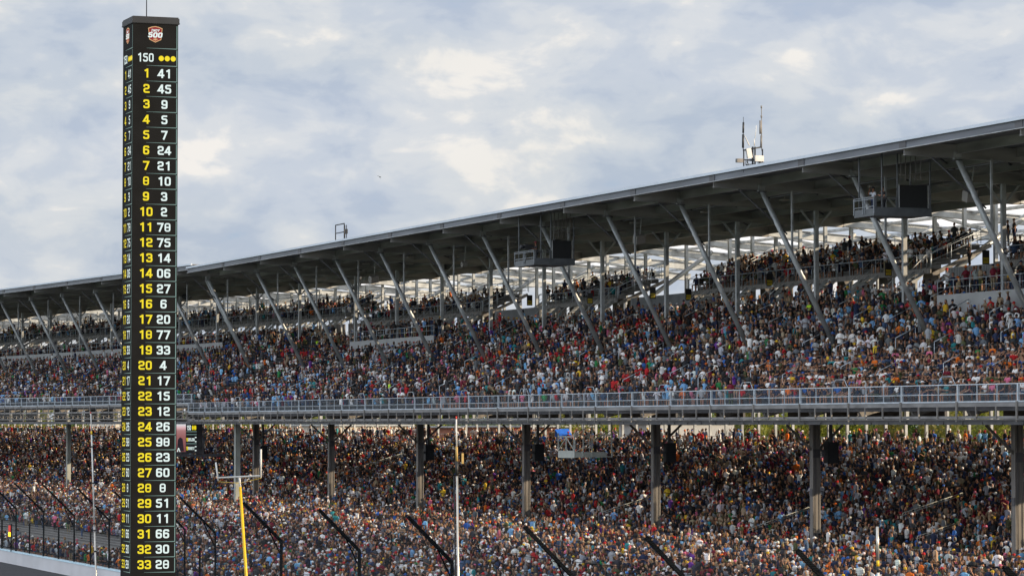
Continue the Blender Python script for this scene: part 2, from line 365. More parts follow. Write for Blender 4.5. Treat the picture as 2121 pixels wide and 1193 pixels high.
    # deck front --------------------------------------------------
    MB().box(91.5, 91.62, y0, y1, 12.99, 13.22).build('deck_fascia', DECKF, P)
    b = MB(); b.box(91.5, 91.62, y0, y1, 12.29, 12.44); b.box(91.38, 91.499, y0, y1, 12.22, 12.26)
    b.build('deck_edge_beam', DECKF, P)
    b = MB(); yy = y0+.5; k = 0
    while yy < y1:
        w = .16 if k % 3 == 0 else .11
        b.box(91.42, 91.495, yy-w/2, yy+w/2, 12.262 if k % 3 else 12.1, 12.99 if k % 3 else 13.3)
        if k % 3 == 0: b.beam((91.7, yy, 12.3), (94.2, yy, 12.95), .1, .12)
        b.build('deck_hanger', TAUPE, P); b = MB()
        yy += 2.4; k += 1
    if left:
        b = MB(); b.box(91.8, 91.95, y0, y1, 11.45, 11.6); b.box(91.8, 91.95, y0, y1, 12.0, 12.07); yy = y0+.5; k = 0
        while yy < y1:
            b.box(91.82, 91.93, yy-.06, yy+.06, 11.6, 12.0); b.beam((91.87, yy, 11.6 if k % 2 else 12.0), (91.87, yy+2.0, 12.0 if k % 2 else 11.6), .09, .09); yy += 2.0; k += 1
        b.build('deck_truss', TAUPE, P)
    # front railing ----------------------------------------------
    b = MB(); b.tube((91.55, y0, 14.3), (91.55, y1, 14.3), .035, 8); b.tube((91.55, y0, 13.72), (91.55, y1, 13.72), .028, 6); b.box(91.5, 91.6, y0, y1, 13.242, 13.33)
    yy = y0+.5; k = 0
    while yy < y1:
        w = .13 if k % 3 == 0 else .05
        b.box(91.51, 91.51+w, yy-w/2, yy+w/2, 13.331, 14.3); yy += 2.4; k += 1
    fr = b.build('front_railing', RAILM, P)
    MB().quad((91.64, y0, 13.34), (91.64, y1, 13.34), (91.64, y1, 14.26), (91.64, y0, 14.26)).build('clear_panel', GLASS, fr)
    for y in Ys:
        g = MB(); y = y-4.9; pts = [(91.75, y-1.1, 14.3), (91.75, y-.65, 14.82), (91.75, y+.65, 14.82), (91.75, y+1.1, 14.3)]
        if y0 < y-1.2 and y+1.2 < y1:
            for a, c in zip(pts, pts[1:]): g.tube(a, c, .028, 6)
            g.build('aisle_gate_hoop', RAILM, fr)
    # aisle handrails in the upper tier
    for k, y in enumerate(Ys):
        for dy in (-4.9, 2.3):
            if not (y0 < y+dy < y1): continue
            for x in (94.5, 98.6, 102.7, 106.0):
                b = MB(); xx = x+(.9 if dy > 0 else 0); z = T1(xx)
                b.tube((xx, y+dy, z), (xx, y+dy, z+1.2), .03, 6); b.tube((xx, y+dy, z+1.2), (xx+1.5, y+dy, z+1.92), .03, 6); b.tube((xx+1.5, y+dy, z+.72), (xx+1.5, y+dy, z+1.92), .03, 6); b.build('aisle_handrail', RAILM, P)
    # second tier -------------------------------------------------
    for (a, c) in t2:
        s2 = steps(T2X, T2, .8, a, c, .3).build('top_seating_deck', CONC, P)
        benches(T2X, T2, a, c).build('bench', BENCH, s2)
        b = MB(); b.box(110.0, 110.095, a, c, 22.95, 23.34)
        for x in np.arange(a, c, 3.6): b.beam((110.2, x, 22.85), (115, x, 25.1), .14, .3)
        b.build('top_deck_edge', TAUPE, s2)
        b = MB(); railing(b, (110.05, a, 23.35), (110.05, c, 23.35), 1.0, None, False)
        railing(b, (115.1, a, 25.35), (115.1, c, 25.35), 1.2)
        for x in (a, c):
            railing(b, (110.1, x, 23.35), (115, x, 25.45), 1.05, 3)
        b.build('top_deck_railing', RAILM, s2)
        # stair flights dropping from the top tier to the walkway
        n = max(1, int((c-a)/6.5))
        for i in range(n):
            y = a+(i+.15)*(c-a)/n; b = MB()
            for s in (0, 1.5):
                b.beam((107.9, y+s, 21.2), (110.3, y+s, 23.3), .09, .28)
                b.tube((107.9, y+s, 22.2), (110.3, y+s, 24.4), .03, 6); b.tube((107.9, y+s, 21.2), (107.9, y+s, 22.2), .03, 6); b.tube((110.3, y+s, 23.3), (110.3, y+s, 24.4), .03, 6)
                b.tube((110.4, y+s, 24.4), (114.8, y+s, 26.42), .03, 6)
                for q in range(4): xx = 110.6+q*1.4; b.tube((xx, y+s, T2(xx)), (xx, y+s, 24.4+(xx-110.4)*.46), .026, 6)
            for j in range(9): b.box(108+j*.27, 108.26+j*.27, y+.05, y+1.45, 21.3+j*.24, 21.33+j*.24)
            b.build('stair_flight', GALV, P)
    b = MB(); yy = y0+2
    while yy < y1:
        if any(a <= yy <= c for a, c in t2):
            MB().beam((110.4, yy, 21.2), (110.4, yy, 22.94), .16, .16).build('top_deck_post', GALV, P)
            MB().box(112.3, 112.42, yy, yy+2.5, 20.2, 23.6).build('back_panel', CONC if int(yy) % 3 else TAUPE, P)
        yy += 3.6
    for y in Ys:                                             # big raker tubes showing in the gaps
        if y0 < y+3 < y1: MB().tube((109.2, y+3, 21.2), (118.5, y+3, 27.6), .2, 12).build('raker_tube', GALV, P)
    for (a, c) in voids:
        e = MB(); e.box(110.7, 113.2, a, c, 21.16, 23.3); yy = a+.1
        while yy < c-.15: e.box(110.66, 110.698, yy, yy+.1, 21.2, 23.25); yy += .25
        xx = 110.75
        while xx < 113: e.box(xx, xx+.1, a-.04, a-.002, 21.2, 23.25); xx += .25
        o = e.build('stair_enclosure', CORR, P)
        MB().box(111.5, 112.1, a-.07, a-.041, 22.3, 22.9).build('window', BLACK, o)
    for (a, c) in boxes:                                     # white-fronted boxes at the top of the tier
        b = MB(); b.box(105.2, 105.3, a, c, T1(105.2)+.2, 20.9); w = b.build('box_parapet', WHITEW, P)
        b = MB(); railing(b, (105.25, a, 20.9), (105.25, c, 20.9), 1.0); b.build('parapet_rail', RAILM, w)
    # lower stand -------------------------------------------------
    s3 = steps(LBX, LB, .92, y0, y1, .6).build('lower_seating_deck', CONC, P)
    benches(LBX, LB, y0, y1).build('bench', BENCH, s3)
    fx = [58.5+1.3*i for i in range(31)]
    s4 = steps(fx, LF, 1.3, y0, y1, .3).build('front_seating_deck', CONC, P)
    benches(fx, LF, y0, y1).build('bench', BENCH, s4)
    b = MB(); railing(b, (98.3, y0, LF(97.5)), (98.3, y1, LF(97.5)), 1.1, None, True); b.build('walkway_railing', TAUPE, P)
    b = MB(); yy = y0+2.5
    while yy < y1: b.beam((122.9, yy, 9.6), (122.9, yy, 13), .22, .22); yy += BAY/4
    railing(b, (122.8, y0, 9.7), (122.8, y1, 9.7), 1.1); b.build('rear_fence_post', GALV, P)
    return rz

gs = empty('grandstand'); tag(gs, 'long two-deck steel grandstand with overhanging roof and raking struts, right of scoring tower', 'grandstand')
Ysr = [atX(1000, 492, 95.2).y - BAY*k for k in range(-5, 10)]
y0r, y1r = 118, 349
Ysr = [y for y in Ysr if y0r < y < y1r-1]
rz = grandstand(gs, y0r, y1r, Ysr, [(118, 197.6), (207, 251), (267, 287), (303, 346)], [(199, 206), (252.5, 265.5), (289, 301)], [(174, 197), (304, 332)])
gs2 = empty('grandstand', (91.55, 350, 0), R(5.2))
tag(gs2, 'farther roofed grandstand curving away at the left edge, behind the scoring tower', 'grandstand')
LY0, LY1 = -2.2, 190
LYs = [3+i*13.6 for i in range(14)]
grandstand(gs2, LY0, LY1, LYs, [(-2, 60), (62, 120), (122, 188)], [], [(25, 120)], left=True)
LDZ = 1.0
MLEFT = Matrix.Translation((91.55, 350, 0)) @ Matrix.Rotation(R(5.2), 4, 'Z') @ Matrix.Translation((-91.5, 0, LDZ))
for o in gs2.children:          # bake the frame into the children so parts sit right
    o.matrix_parent_inverse = Matrix.Translation((-91.5, 0, 0))
for o in gs2.children:
    if o.name.split('.')[0] in ('upper_seating_deck', 'deck_fascia', 'deck_edge_beam', 'deck_hanger', 'deck_truss', 'front_railing', 'aisle_handrail', 'raker_beam', 'upper_walkway', 'top_seating_deck', 'stair_flight', 'top_deck_post', 'box_parapet'):
        o.location.z = LDZ
    if o.name.split('.')[0] == 'roof': o.location.z = .35
# columns under the deck (placed from the photo)
for u in (530, 686, 870, 1090, 1358, 1688, 2107, 2600):
    y = atX(u, 900, 99).y
    if y > y1r-1: y = y1r-1
    MB().box(98.82, 99.18, y-.22, y+.22, 0, 11.94).box(98.7, 98.80, y-.26, y+.26, 0, 11.94).box(99.2, 99.30, y-.26, y+.26, 0, 11.94).beam((99, y, 9.9), (101.2, y, 11.9), .13, .16).beam((99, y, 9.9), (96.8, y, 11.9), .13, .16).build('deck_column', TAUPE, gs)
for k in range(1, 4):
    MB().box(98.75, 99.25, 23+k*43.2-.3, 23+k*43.2+.3, 0, 12.5).build('deck_column', PALEST, gs2).matrix_parent_inverse = Matrix.Translation((-91.5, 0, 0))
y = atX(493, 900, 94.5).y
MB().box(94.2, 94.7, y-.3, y+.3, 0, 11.94).box(94.15, 94.18, y-.34, y+.34, 0, 11.94).build('deck_column', PALEST, gs)
y = atX(427, 577, 95.2).y
MB().tube((101.0, y, T1(101)+.1), (95.2, y, rz(95.2)-.95), .185, 12).build('raking_strut', GALV, gs)
for u in (530, 686, 870, 1090, 1358, 1688, 2107):      # bolted plates and conduit on the deck columns
    y = min(atX(u, 900, 99).y, y1r-1)
    b = MB(); b.box(98.66, 98.698, y-.2, y+.2, 6.9, 7.4).box(98.74, 99.26, y-.275, y-.262, 9.6, 10.2); b.tube((98.86, y-.29, 3), (98.86, y-.29, 11.9), .025, 6); b.build('splice_plate', DARKST, gs)
# long stair rails in the lower stand
for (ua, va, ub, vb) in ((600, 1048, 690, 1000), (700, 980, 830, 925), (840, 1040, 880, 1022), (1040, 1035, 1100, 1008), (1240, 1062, 1350, 1020), (1550, 1095, 1680, 1040), (1870, 1062, 2000, 1000), (1900, 1110, 1980, 1080), (400, 1100, 470, 1068)):
    def hitL(u, v):
        for x in np.arange(99, 122, .1):
            q = atX(u, v, x)
            if q.z < LB(x)+1.5: return q
        return atX(u, v, 110)
    p = hitL(ua, va); x2 = p.x+(ub-ua)/(F/proj(p)[2])/.93
    q = Vector((x2, p.y, LB(x2)+1.5)); b = MB()
    for h in (0, -.16): b.tube(p+Vector((0, 0, h)), q+Vector((0, 0, h)), .03, 6)
    n = int((q-p).length/.45)
    for i in range(n+1): c = p.lerp(q, i/n); b.tube(c, c-Vector((0, 0, .16)), .018, 5)
    for i in range(0, n+1, 4): c = p.lerp(q, i/n); b.tube(c, c-Vector((0, 0, 1.5)), .026, 5)
    b.build('stair_rail', PALEST, gs)

# ------------------------------------------------------------------ glyphs (squared bold lettering made of strokes)
def rnd(pts, r, closed=False):
    out = []; n = len(pts)
    for i, p in enumerate(pts):
        if not closed and i in (0, n-1): out.append(p); continue
        a, c = pts[i-1], pts[(i+1) % n]; p_ = Vector(p); va = Vector(a)-p_; vc = Vector(c)-p_
        rr = min(r, va.length*.48, vc.length*.48); A = p_+va.normalized()*rr; C = p_+vc.normalized()*rr
        for k in range(5):
            t = k/4; out.append(tuple(A*(1-t)**2+p_*2*t*(1-t)+C*t*t))
    return out
l, r_, t_, b_, m_ = .10, .56, .90, .10, .5
GL = {
 '0': [('c', [(l, b_), (r_, b_), (r_, t_), (l, t_)])], '1': [('s', [(.42, 0), (.42, 1)]), ('s', [(.42, .90), (.14, .74)])],
 '2': [('s', [(l, .68), (l, t_), (r_, t_), (r_, m_), (l, m_-.03), (l, b_), (.66, b_)])],
 '3': [('s', [(l, .70), (l, t_), (r_, t_), (r_, m_), (.2, m_)]), ('s', [(.3, m_), (r_+.02, m_), (r_+.02, b_), (l, b_), (l, .30)])],
 '4': [('s', [(.46, 0), (.46, 1)]), ('x', [(.42, .93), (.06, .30), (.68, .30)])],
 '5': [('s', [(.62, t_), (l, t_), (l, .56), (r_, .56), (r_, b_), (l, b_), (l, .28)])],
 '6': [('s', [(r_, .74), (r_, t_), (l, t_), (l, b_), (r_, b_), (r_, .55), (l+.05, .55)])],
 '7': [('x', [(.0, t_), (.58, t_), (.24, 0)])], '8': [('c', [(l, b_), (r_, b_), (r_, t_), (l, t_)]), ('x', [(l, m_), (r_, m_)])],
 '9': [('s', [(l, .26), (l, b_), (r_, b_), (r_, t_), (l, t_), (l, .45), (r_-.05, .45)])],
 'I': [('x', [(.33, 0), (.33, 1)]), ('x', [(.1, .93), (.56, .93)]), ('x', [(.1, .07), (.56, .07)])], 'N': [('x', [(l, 0), (l, 1)]), ('x', [(r_, 0), (r_, 1)]), ('x', [(l, .95), (r_, .05)])],
 'D': [('c', [(l, b_), (r_, b_), (r_, t_), (l, t_)])], 'Y': [('x', [(.33, 0), (.33, .5)]), ('x', [(.05, 1), (.33, .5)]), ('x', [(.61, 1), (.33, .5)])],
 'O': [('c', [(l, b_), (r_, b_), (r_, t_), (l, t_)])], 'G': [('s', [(r_, t_), (l, t_), (l, b_), (r_, b_), (r_, m_), (.33, m_)])], 'R': [('x', [(l, 0), (l, 1)]), ('s', [(l, t_), (r_, t_), (r_, m_), (l, m_)]), ('x', [(.33, m_), (r_, 0)])],
 'S': [('s', [(r_, t_), (l, t_), (l, m_), (r_, m_), (r_, b_), (l, b_)])], 'J': [('s', [(r_, 1), (r_, b_), (l, b_), (l, .35)])], 'E': [('x', [(r_, t_), (l, t_), (l, b_), (r_, b_)]), ('x', [(l, m_), (.5, m_)])],
 'A': [('s', [(l, 0), (l, t_), (r_, t_), (r_, 0)]), ('x', [(l, .42), (r_, .42)])], 'X': [('x', [(.05, 1), (.6, 0)]), ('x', [(.6, 1), (.05, 0)])], 'T': [('x', [(0, t_), (.66, t_)]), ('x', [(.33, t_), (.33, 0)])],
 'Q': [('c', [(l, b_), (r_, b_), (r_, t_), (l, t_)]), ('x', [(.4, .3), (.66, 0)])], 'V': [('x', [(.03, 1), (.33, .05), (.63, 1)])], 'U': [('s', [(l, 1), (l, b_), (r_, b_), (r_, 1)])], 'L': [('x', [(l, 1), (l, b_), (.6, b_)])],
}
def text(b, s, o, ex, ez, h, th=.19, centre=True, adv=.76, wide=1.0, slant=0):
    """write string s with ribbons in the plane (o, ex, ez); h = letter height"""
    ex, ez = Vector(ex), Vector(ez); nrm = ex.cross(ez); th0 = th; Wd = (len(s)*adv-.1)*h*wide; x0 = -Wd/2 if centre else 0; lay = 0
    for ci, ch in enumerate(s):
        th = th0*(.84 if ch == '8' else 1)
        for kind, pts in GL.get(ch, []):
            lay += 1
            if kind == 'c': q = rnd(pts, .17, True); q = q+[q[0], q[1]]
            elif kind == 's': q = rnd(pts, .16)
            else: q = list(pts)
            V = [Vector(p) for p in q]; L = []; Rr = []
            for i, p in enumerate(V):
                d1 = (V[i]-V[i-1]).normalized() if i else None; d2 = (V[i+1]-V[i]).normalized() if i < len(V)-1 else None
                if d1 is None: d1 = d2
                if d2 is None: d2 = d1
                t = (d1+d2); t = t.normalized() if t.length > 1e-3 else d1; n = Vector((-t.y, t.x)); k = th/2/max(.45, n.dot(Vector((-d1.y, d1.x))))
                L.append(p+n*k); Rr.append(p-n*k)
            def P3(p): return Vector(o)+ex*(x0+(ci*adv+p.x+slant*(p.y-.5))*h*wide)+ez*((p.y-.5)*h)+nrm*(.0006*(lay % 4))
            for i in range(len(V)-1): b.quad(P3(L[i]), P3(Rr[i]), P3(Rr[i+1]), P3(L[i+1]))
    return b

# ------------------------------------------------------------------ scoring pylon
PX, PY, PW, PD = 36.05, 148.0, 2.21, 2.0
pyl = empty('scoring_pylon', (PX, PY, 0)); tag(pyl, 'tall square black scoring tower with lit yellow and white running-order numbers', 'scoring tower')
def pz(v): return atX(310, v, PX+.6).z
PTOP = pz(44)
MB().box(0, PW, 0, PD, 0, PTOP).build('tower_body', PANEL, pyl)
b = MB(); b.box(-.045, PW+.05, -.045, PD+.045, PTOP-.02, PTOP+.26); b.box(-.01, PW+.01, -.01, PD+.01, PTOP+.26, PTOP+.32); b.box(-.06, PW+.07, -.06, PD+.06, PTOP+.0, PTOP+.04)
b.build('tower_cap', CAPM, pyl)
order = [41, 45, 9, 5, 7, 24, 21, 10, 3, 2, 78, 75, 14, '06', 27, 6, 20, 77, 33, 4, 17, 15, 12, 26, 98, 23, 60, 8, 51, 11, 66, 30, 28]
faces = {'front': (Vector((0, -.012, 0)), Vector((1, 0, 0)), PW), 'side': (Vector((-.012, PD, 0)), Vector((0, -1, 0)), PD)}
Zv = Vector((0, 0, 1))
def circ(b, c, ex, r, n=20):
    b.quad(*[c+ex*r*math.cos(2*math.pi*i/n)+Zv*r*math.sin(2*math.pi*i/n) for i in range(n)])
for fn, (o0, ex, w) in faces.items():
    yb, wb, lb = MB(), MB(), MB()
    def at(s, z, lift=0): return o0+ex*(s*w)+Zv*z+ex.cross(Zv)*lift
    nsc = w/PW
    text(wb, '150', at(.275, pz(115.5)), ex, Zv, .42, .16, wide=nsc*.88)
    for k in range(3): circ(yb, at(.625+.132*k, pz(116.5)), ex, .128)
    for i, n in enumerate(order):
        z = pz(148+31.97*i)
        text(yb, str(i+1), at(.30, z), ex, Zv, .43, .178 if fn == 'front' else .135, wide=nsc*1.08); text(wb, str(n), at(.70, z), ex, Zv, .43, .178 if fn == 'front' else .135, wide=nsc*1.08)
    rows = [pz(96), pz(132)]+[pz(164.3+31.97*i) for i in range(33)]
    for i, z in enumerate(rows):
        lb.quad(at(.30, z-.004), at(.98, z-.018), at(.98, z+.018), at(.30, z+.004))
        z2 = rows[i-1]-.06 if i else PTOP-.1
        lb.quad(at(.962, z+.019), at(.980, z+.019), at(.980, z2), at(.962, z2))
    yb.build('yellow_numerals', LEDY, pyl); wb.build('white_numerals', LEDW, pyl); lb.build('divider_lines', LEDL, pyl)
    # winged shield badge
    c = at(.49, pz(67)); sh = [(-.36, .30), (-.18, .37), (0, .40), (.18, .37), (.36, .30), (.335, .1), (.30, -.26), (0, -.40), (-.30, -.26), (-.335, .1)]
    k = .98
    q = lambda pts, s, lift: [c+ex*(x*s*k*nsc)+Zv*(y*s*k)+ex.cross(Zv)*lift for x, y in pts]
    badge = MB().quad(*q(sh, 1, .000)).build('badge', LEDG, pyl)
    MB().quad(*q(sh, .90, .003)).build('badge_field', LEDR, badge)
    t = MB(); text(t, 'INDY', c+Zv*.185+ex.cross(Zv)*.008, ex, Zv, .12, .2, wide=nsc*1.15, slant=.2, adv=.78)
    text(t, '500', c-Zv*.03+ex.cross(Zv)*.008, ex, Zv, .24, .24, wide=nsc*1.3, slant=.12)
    t.build('badge_lettering', LEDW, badge)
    g = MB().quad(*q([(-.14, -.19), (0, -.17), (.14, -.19), (0, -.21)], 1, .008)).quad(*q([(-.14, -.25), (0, -.23), (.14, -.25), (0, -.31)], 1, .008)).build('badge_wings', LEDG, badge)
fp = empty('flagpole', (PX+.9, PY+1.0, PTOP+.32)); tag(fp, 'thin dark flagpole with a red flag, rising from the top of the scoring tower', 'flagpole')
MB().tube((0, 0, 0), (0, 0, 2.6), .025, 8, .018).build('pole', CAPM, fp)
b = MB(); n = 10
zt_ = 2.45
for i in range(n):
    x0_, x1_ = -i*.15, -(i+1)*.15; d = lambda x: .08*math.sin(x*5)
    b.quad((x0_, d(x0_), zt_-.9-.25*i/n), (x1_, d(x1_), zt_-.9-.25*(i+1)/n), (x1_, d(x1_), zt_-.1*(i+1)/n), (x0_, d(x0_), zt_-.1*i/n))
b.build('flag', mat('dark_red_flag', (.25, .01, .02), .8), fp)

# ------------------------------------------------------------------ masts in the infield
def mast(u_top, v_top, u_bot, X, r, name, label, cat, segs):
    p = atX(u_top, v_top, X); q = atX(u_bot, 1193, X); base = p+(q-p)*((0-p.z)/(q.z-p.z)); e = empty(name, base); tag(e, label, cat)
    d = p-base
    for (k0, k1, pn, m, rr) in segs: MB().tube(d*k0, d*k1, rr, 12).build(pn, m, e)
    return e, d
def kz(v_t, v, X, u): # fraction along mast at photo row v
    a = atX(u, v_t, X).z; return atX(u, v, X).z/a
X = 44; u, vt = 188, 853
k = [kz(vt, v, X, 190) for v in (893, 900, 1000, 1083, 1097)]
e, d = mast(188, vt, 199, X, .06, 'aerial_mast', 'slim metal mast with white tip and dark clamps, left of the scoring tower', 'mast',
  [(0, k[3], 'lower_tube', ALU, .055), (k[3], k[1], 'upper_tube', WHI, .045), (k[1], k[0], 'joint', YEL, .052), (k[0], .992, 'tip_rod', WHI, .03), (.992, 1, 'red_cap', REDP, .032)])
for kk in (k[2], k[3], k[4], kz(vt, 1140, X, 190), kz(vt, 925, X, 190)): MB().tube(d*(kk-.003), d*(kk+.003), .085, 12).build('clamp', BLACK, e)
MB().box(.06, .2, -.04, .04, d.z*k[4]-.08, d.z*k[4]+.06).build('lamp', WHI, e)
TANM = mat('tan_fitting', (.42, .28, .09), .6, 0, .2, 4)
X = 46; vt = 862
k = [kz(vt, v, X, 946) for v in (925, 935, 955, 985)]
e, d = mast(945, vt, 949, X, .07, 'aerial_mast', 'tall mast with dark lower tube, yellow joint and red tipped white rod', 'mast',
  [(0, k[3], 'lower_tube', ALU, .05), (k[3], k[2], 'sleeve', BLACK, .06), (k[2], k[0], 'joint', TANM, .05), (k[0], .99, 'tip_rod', WHI, .03), (.99, 1, 'red_cap', REDP, .035)])
MB().box(.08, .16, -.05, .05, d.z*k[2]-.1, d.z*k[2]+.35).build('tan_bracket', TANM, e)
MB().tube((-.09, .02, 0), (-.09+d.x, .02+d.y, d.z*k[3]), .035, 8).build('cable_run', BLACK, e)
X = 48; vt = 1090
e, d = mast(1817, vt, 1819, X, .09, 'marker_post', 'short white post with yellow and black bands, near the bottom right', 'post',
  [(0, kz(vt, 1185, X, 1818), 'white_band', WHI, .047), (kz(vt, 1185, X, 1818), kz(vt, 1172, X, 1818), 'black_band', BLACK, .049), (kz(vt, 1172, X, 1818), kz(vt, 1160, X, 1818), 'yellow_band', YEL, .048), (kz(vt, 1160, X, 1818), 1, 'white_tube', ALU, .047)])
# goalpost shaped mast
X = 43
A = [atX(*p_, X) for p_ in ((452, 989), (540, 985), (447, 958), (540.5, 930), (496, 988), (510, 1193))]
base = A[4]+(A[5]-A[4])*((0-A[4].z)/(A[5].z-A[4].z))
gp = empty('goalpost_mast', base); tag(gp, 'yellow pole carrying a white crossbar with two white uprights like a goalpost', 'mast')
R0 = lambda q: q-base
MB().tube((0, 0, 0), R0(A[4].lerp(A[5], .1)), .085, 12, .068).build('yellow_pole', YEL, gp)
MB().tube(R0(A[4].lerp(A[5], .1)), R0(A[4]), .048, 12).build('white_neck', WHI, gp)
MB().tube(R0(A[0]), R0(A[1]), .042, 12).build('crossbar', WHI, gp)
MB().tube(R0(A[0])-Vector((0, 0, .15)), R0(A[2]), .045, 12).build('upright', WHI, gp)
b = MB().tube(R0(A[1])-Vector((0, 0, .1)), R0(A[3]), .045, 12).build('upright', WHI, gp)
MB().tube(R0(A[0])-Vector((0, 0, .2)), R0(A[4].lerp(A[5], .06)), .015, 5).tube(R0(A[1])-Vector((0, 0, .12)), R0(A[4].lerp(A[5], .06)), .015, 5).build('stay_wire', YEL, gp)

# ------------------------------------------------------------------ things on and under the stand
FRM2 = mat('platform_railing_skylit', (.19, .21, .23), .5, .2, .2, 2)  # paler tone for the open side, sky light put into the colour
def cage(u0, uc, u1, vtop, vfloor, X, label, screen):
    c = atX(uc, vfloor, X); z = c.z; left = atX(u0, vfloor, X); Ly = left.y-c.y
    sc = F/proj(c)[2]; Lx = (u1-uc)/sc/.90
    e = empty('camera_platform', c); tag(e, label, 'camera platform', 'platforms hung from the roof')
    H = 29.1-z
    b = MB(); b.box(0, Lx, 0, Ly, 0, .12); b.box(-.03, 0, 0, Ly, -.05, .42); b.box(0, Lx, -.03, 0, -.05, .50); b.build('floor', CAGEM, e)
    b = MB()
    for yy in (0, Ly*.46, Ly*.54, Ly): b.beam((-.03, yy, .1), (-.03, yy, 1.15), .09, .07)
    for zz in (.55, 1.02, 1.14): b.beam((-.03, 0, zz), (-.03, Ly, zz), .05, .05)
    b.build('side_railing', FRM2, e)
    b = MB(); xm = Lx*.38
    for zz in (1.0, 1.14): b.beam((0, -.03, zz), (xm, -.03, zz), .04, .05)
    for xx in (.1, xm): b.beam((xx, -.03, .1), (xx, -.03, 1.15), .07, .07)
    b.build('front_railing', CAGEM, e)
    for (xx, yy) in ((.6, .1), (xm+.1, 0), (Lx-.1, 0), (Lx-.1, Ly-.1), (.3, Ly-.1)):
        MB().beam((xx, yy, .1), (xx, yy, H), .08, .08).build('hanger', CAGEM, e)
    MB().box(xm+.3, Lx-.25, .12, .3, .45, 1.95).build('black_screen', BLACK, e)
    MB().beam((xm+.25, .06, .4), (xm+.25, .06, 1.95), .05, .04).beam((Lx-.2, .06, .4), (Lx-.2, .06, 1.95), .05, .04).build('screen_frame', GALV, e)
    b = MB()
    for k in range(5): b.tube((xm+.5+k*.35, .3, 2.2), (xm+.5+k*.35, .3, H), .03, 6)
    b.tube((xm+.4, .3, 2.6), (Lx-.3, .3, 2.6), .03, 6); b.build('conduit', TAUPE, e)
    return c, Lx, Ly
C1 = cage(1770, 1811, 1931, 405, 445, 91.9, 'large railed camera platform with a black screen hanging under the roof at the right', True)
C2 = cage(1067, 1107, 1188, 520, 547, 91.9, 'smaller railed camera platform with a black screen hanging under the roof near the middle', True)
# platform below the deck with ladder
c = atX(1190, 947, 92.2); e = empty('hanging_platform', c); tag(e, 'grey steel work platform with braced sides hanging below the deck, reached by a ladder', 'platform')
sc = F/proj(c)[2]; Lx = 75/sc/.9; Ly = atX(1157, 947, 92.2).y-c.y; H = 11.95-c.z
b = MB(); b.box(0, Lx, 0, Ly, 0, .08); b.box(-.04, 0, 0, Ly, -.05, .52); b.box(0, Lx*.86, -.04, 0, 0, .42); b.build('floor', PALEST, e)
b = MB(); b.beam((-.02, 0, 1.62), (-.02, Ly, 1.62), .05, .08)
for yy in (0, Ly/2, Ly): b.beam((-.02, yy, .5), (-.02, yy, 1.9 if yy != Ly/2 else 1.6), .09, .07)
b.beam((-.02, 0, .55), (-.02, Ly/2, 1.55), .05, .06); b.beam((-.02, Ly, .55), (-.02, Ly/2, 1.55), .05, .06); b.build('braced_side', PALEST, e)
b = MB(); b.beam((0, -.02, 1.75), (Lx, -.02, 1.75), .03, .04); b.beam((.1, -.02, .45), (Lx-.1, -.02, H-.5), .05, .07); b.beam((Lx, -.02, 0), (Lx, -.02, H+.1), .08, .08); b.beam((0, -.02, 0), (0, -.02, 1.9), .1, .1)
b.beam((Lx*.4, -.02, .4), (Lx*.4, -.02, 1.75), .04, .04); b.beam((.5, .8, 1.9), (Lx*.6, .8, H), .05, .05); b.build('frame', PALEST, e)
b = MB()
for xx in (Lx*.22, Lx*.46): b.beam((xx, -.1, .1), (xx, -.1, 14.35-c.z), .06, .06)
zz = .3
while zz < 14.3-c.z: b.beam((Lx*.22, -.1, zz), (Lx*.46, -.1, zz), .03, .04); zz += .45
b.build('ladder', PALEST, e)
# speakers on the deck columns
for i, u in enumerate((540, 880, 1105, 1375, 1707)):
    y = atX(u-13, 900, 99).y; z = atX(u, 937, 99.6).z
    e = empty('loudspeaker', (99.6, y, z)); tag(e, 'tall black loudspeaker hung on the %s deck column from the left, lower stand' % ('first', 'second', 'third', 'fourth', 'fifth')[i], 'loudspeaker', 'loudspeakers on the deck columns')
    MB().box(0, .85, -.35, .3, -.75, .75).build('cabinet', BLACK, e); MB().box(.06, .79, -.40, -.352, -.69, .69).build('grille', CAPM, e); MB().box(-.29, -.002, -.1, .1, -.1, .1).box(.3, .5, -.1, .1, .75, 12-z).build('bracket', DARKST, e)
# pale speakers / heaters under the roof
for i, (u, v, X, lab) in enumerate(((1325, 495, 100, 'pale tilted loudspeaker box under the roof right of the middle'), (775, 578, 100, 'pale tilted loudspeaker box under the roof left of the middle'), (2010, 405, 101, 'pale loudspeaker box under the roof at the far right'), (962, 547, 101, 'tiny pale box hanging under the roof near the centre'))):
    p = atX(u, v, X); e = empty('roof_speaker', p); tag(e, lab, 'loudspeaker', 'speakers hung under the roof'); s = .32 if i < 3 else .2
    e.rotation_euler = (R(20), R(-10), R(15))
    MB().box(-s*1.6, s*1.3, -s*.8, s*.8, -s*1.1, s*1.1).build('cabinet', SPKP, e); MB().beam((0, 0, s*1.1), (0, 0, rz(X)-p.z-.1), .05, .05).build('hanger', GALV, e)
e = empty('wrapped_speaker', atX(387, 614, 107)); tag(e, 'small pale blue-grey rounded cover hanging under the roof just right of the scoring tower', 'speaker cover')
MB().ell((0, 0, 0), .75, .4, .4).build('cover', FASC, e); MB().tube((0, 0, .3), (0, 0, 3.6), .03, 6).build('hanger', GALV, e)
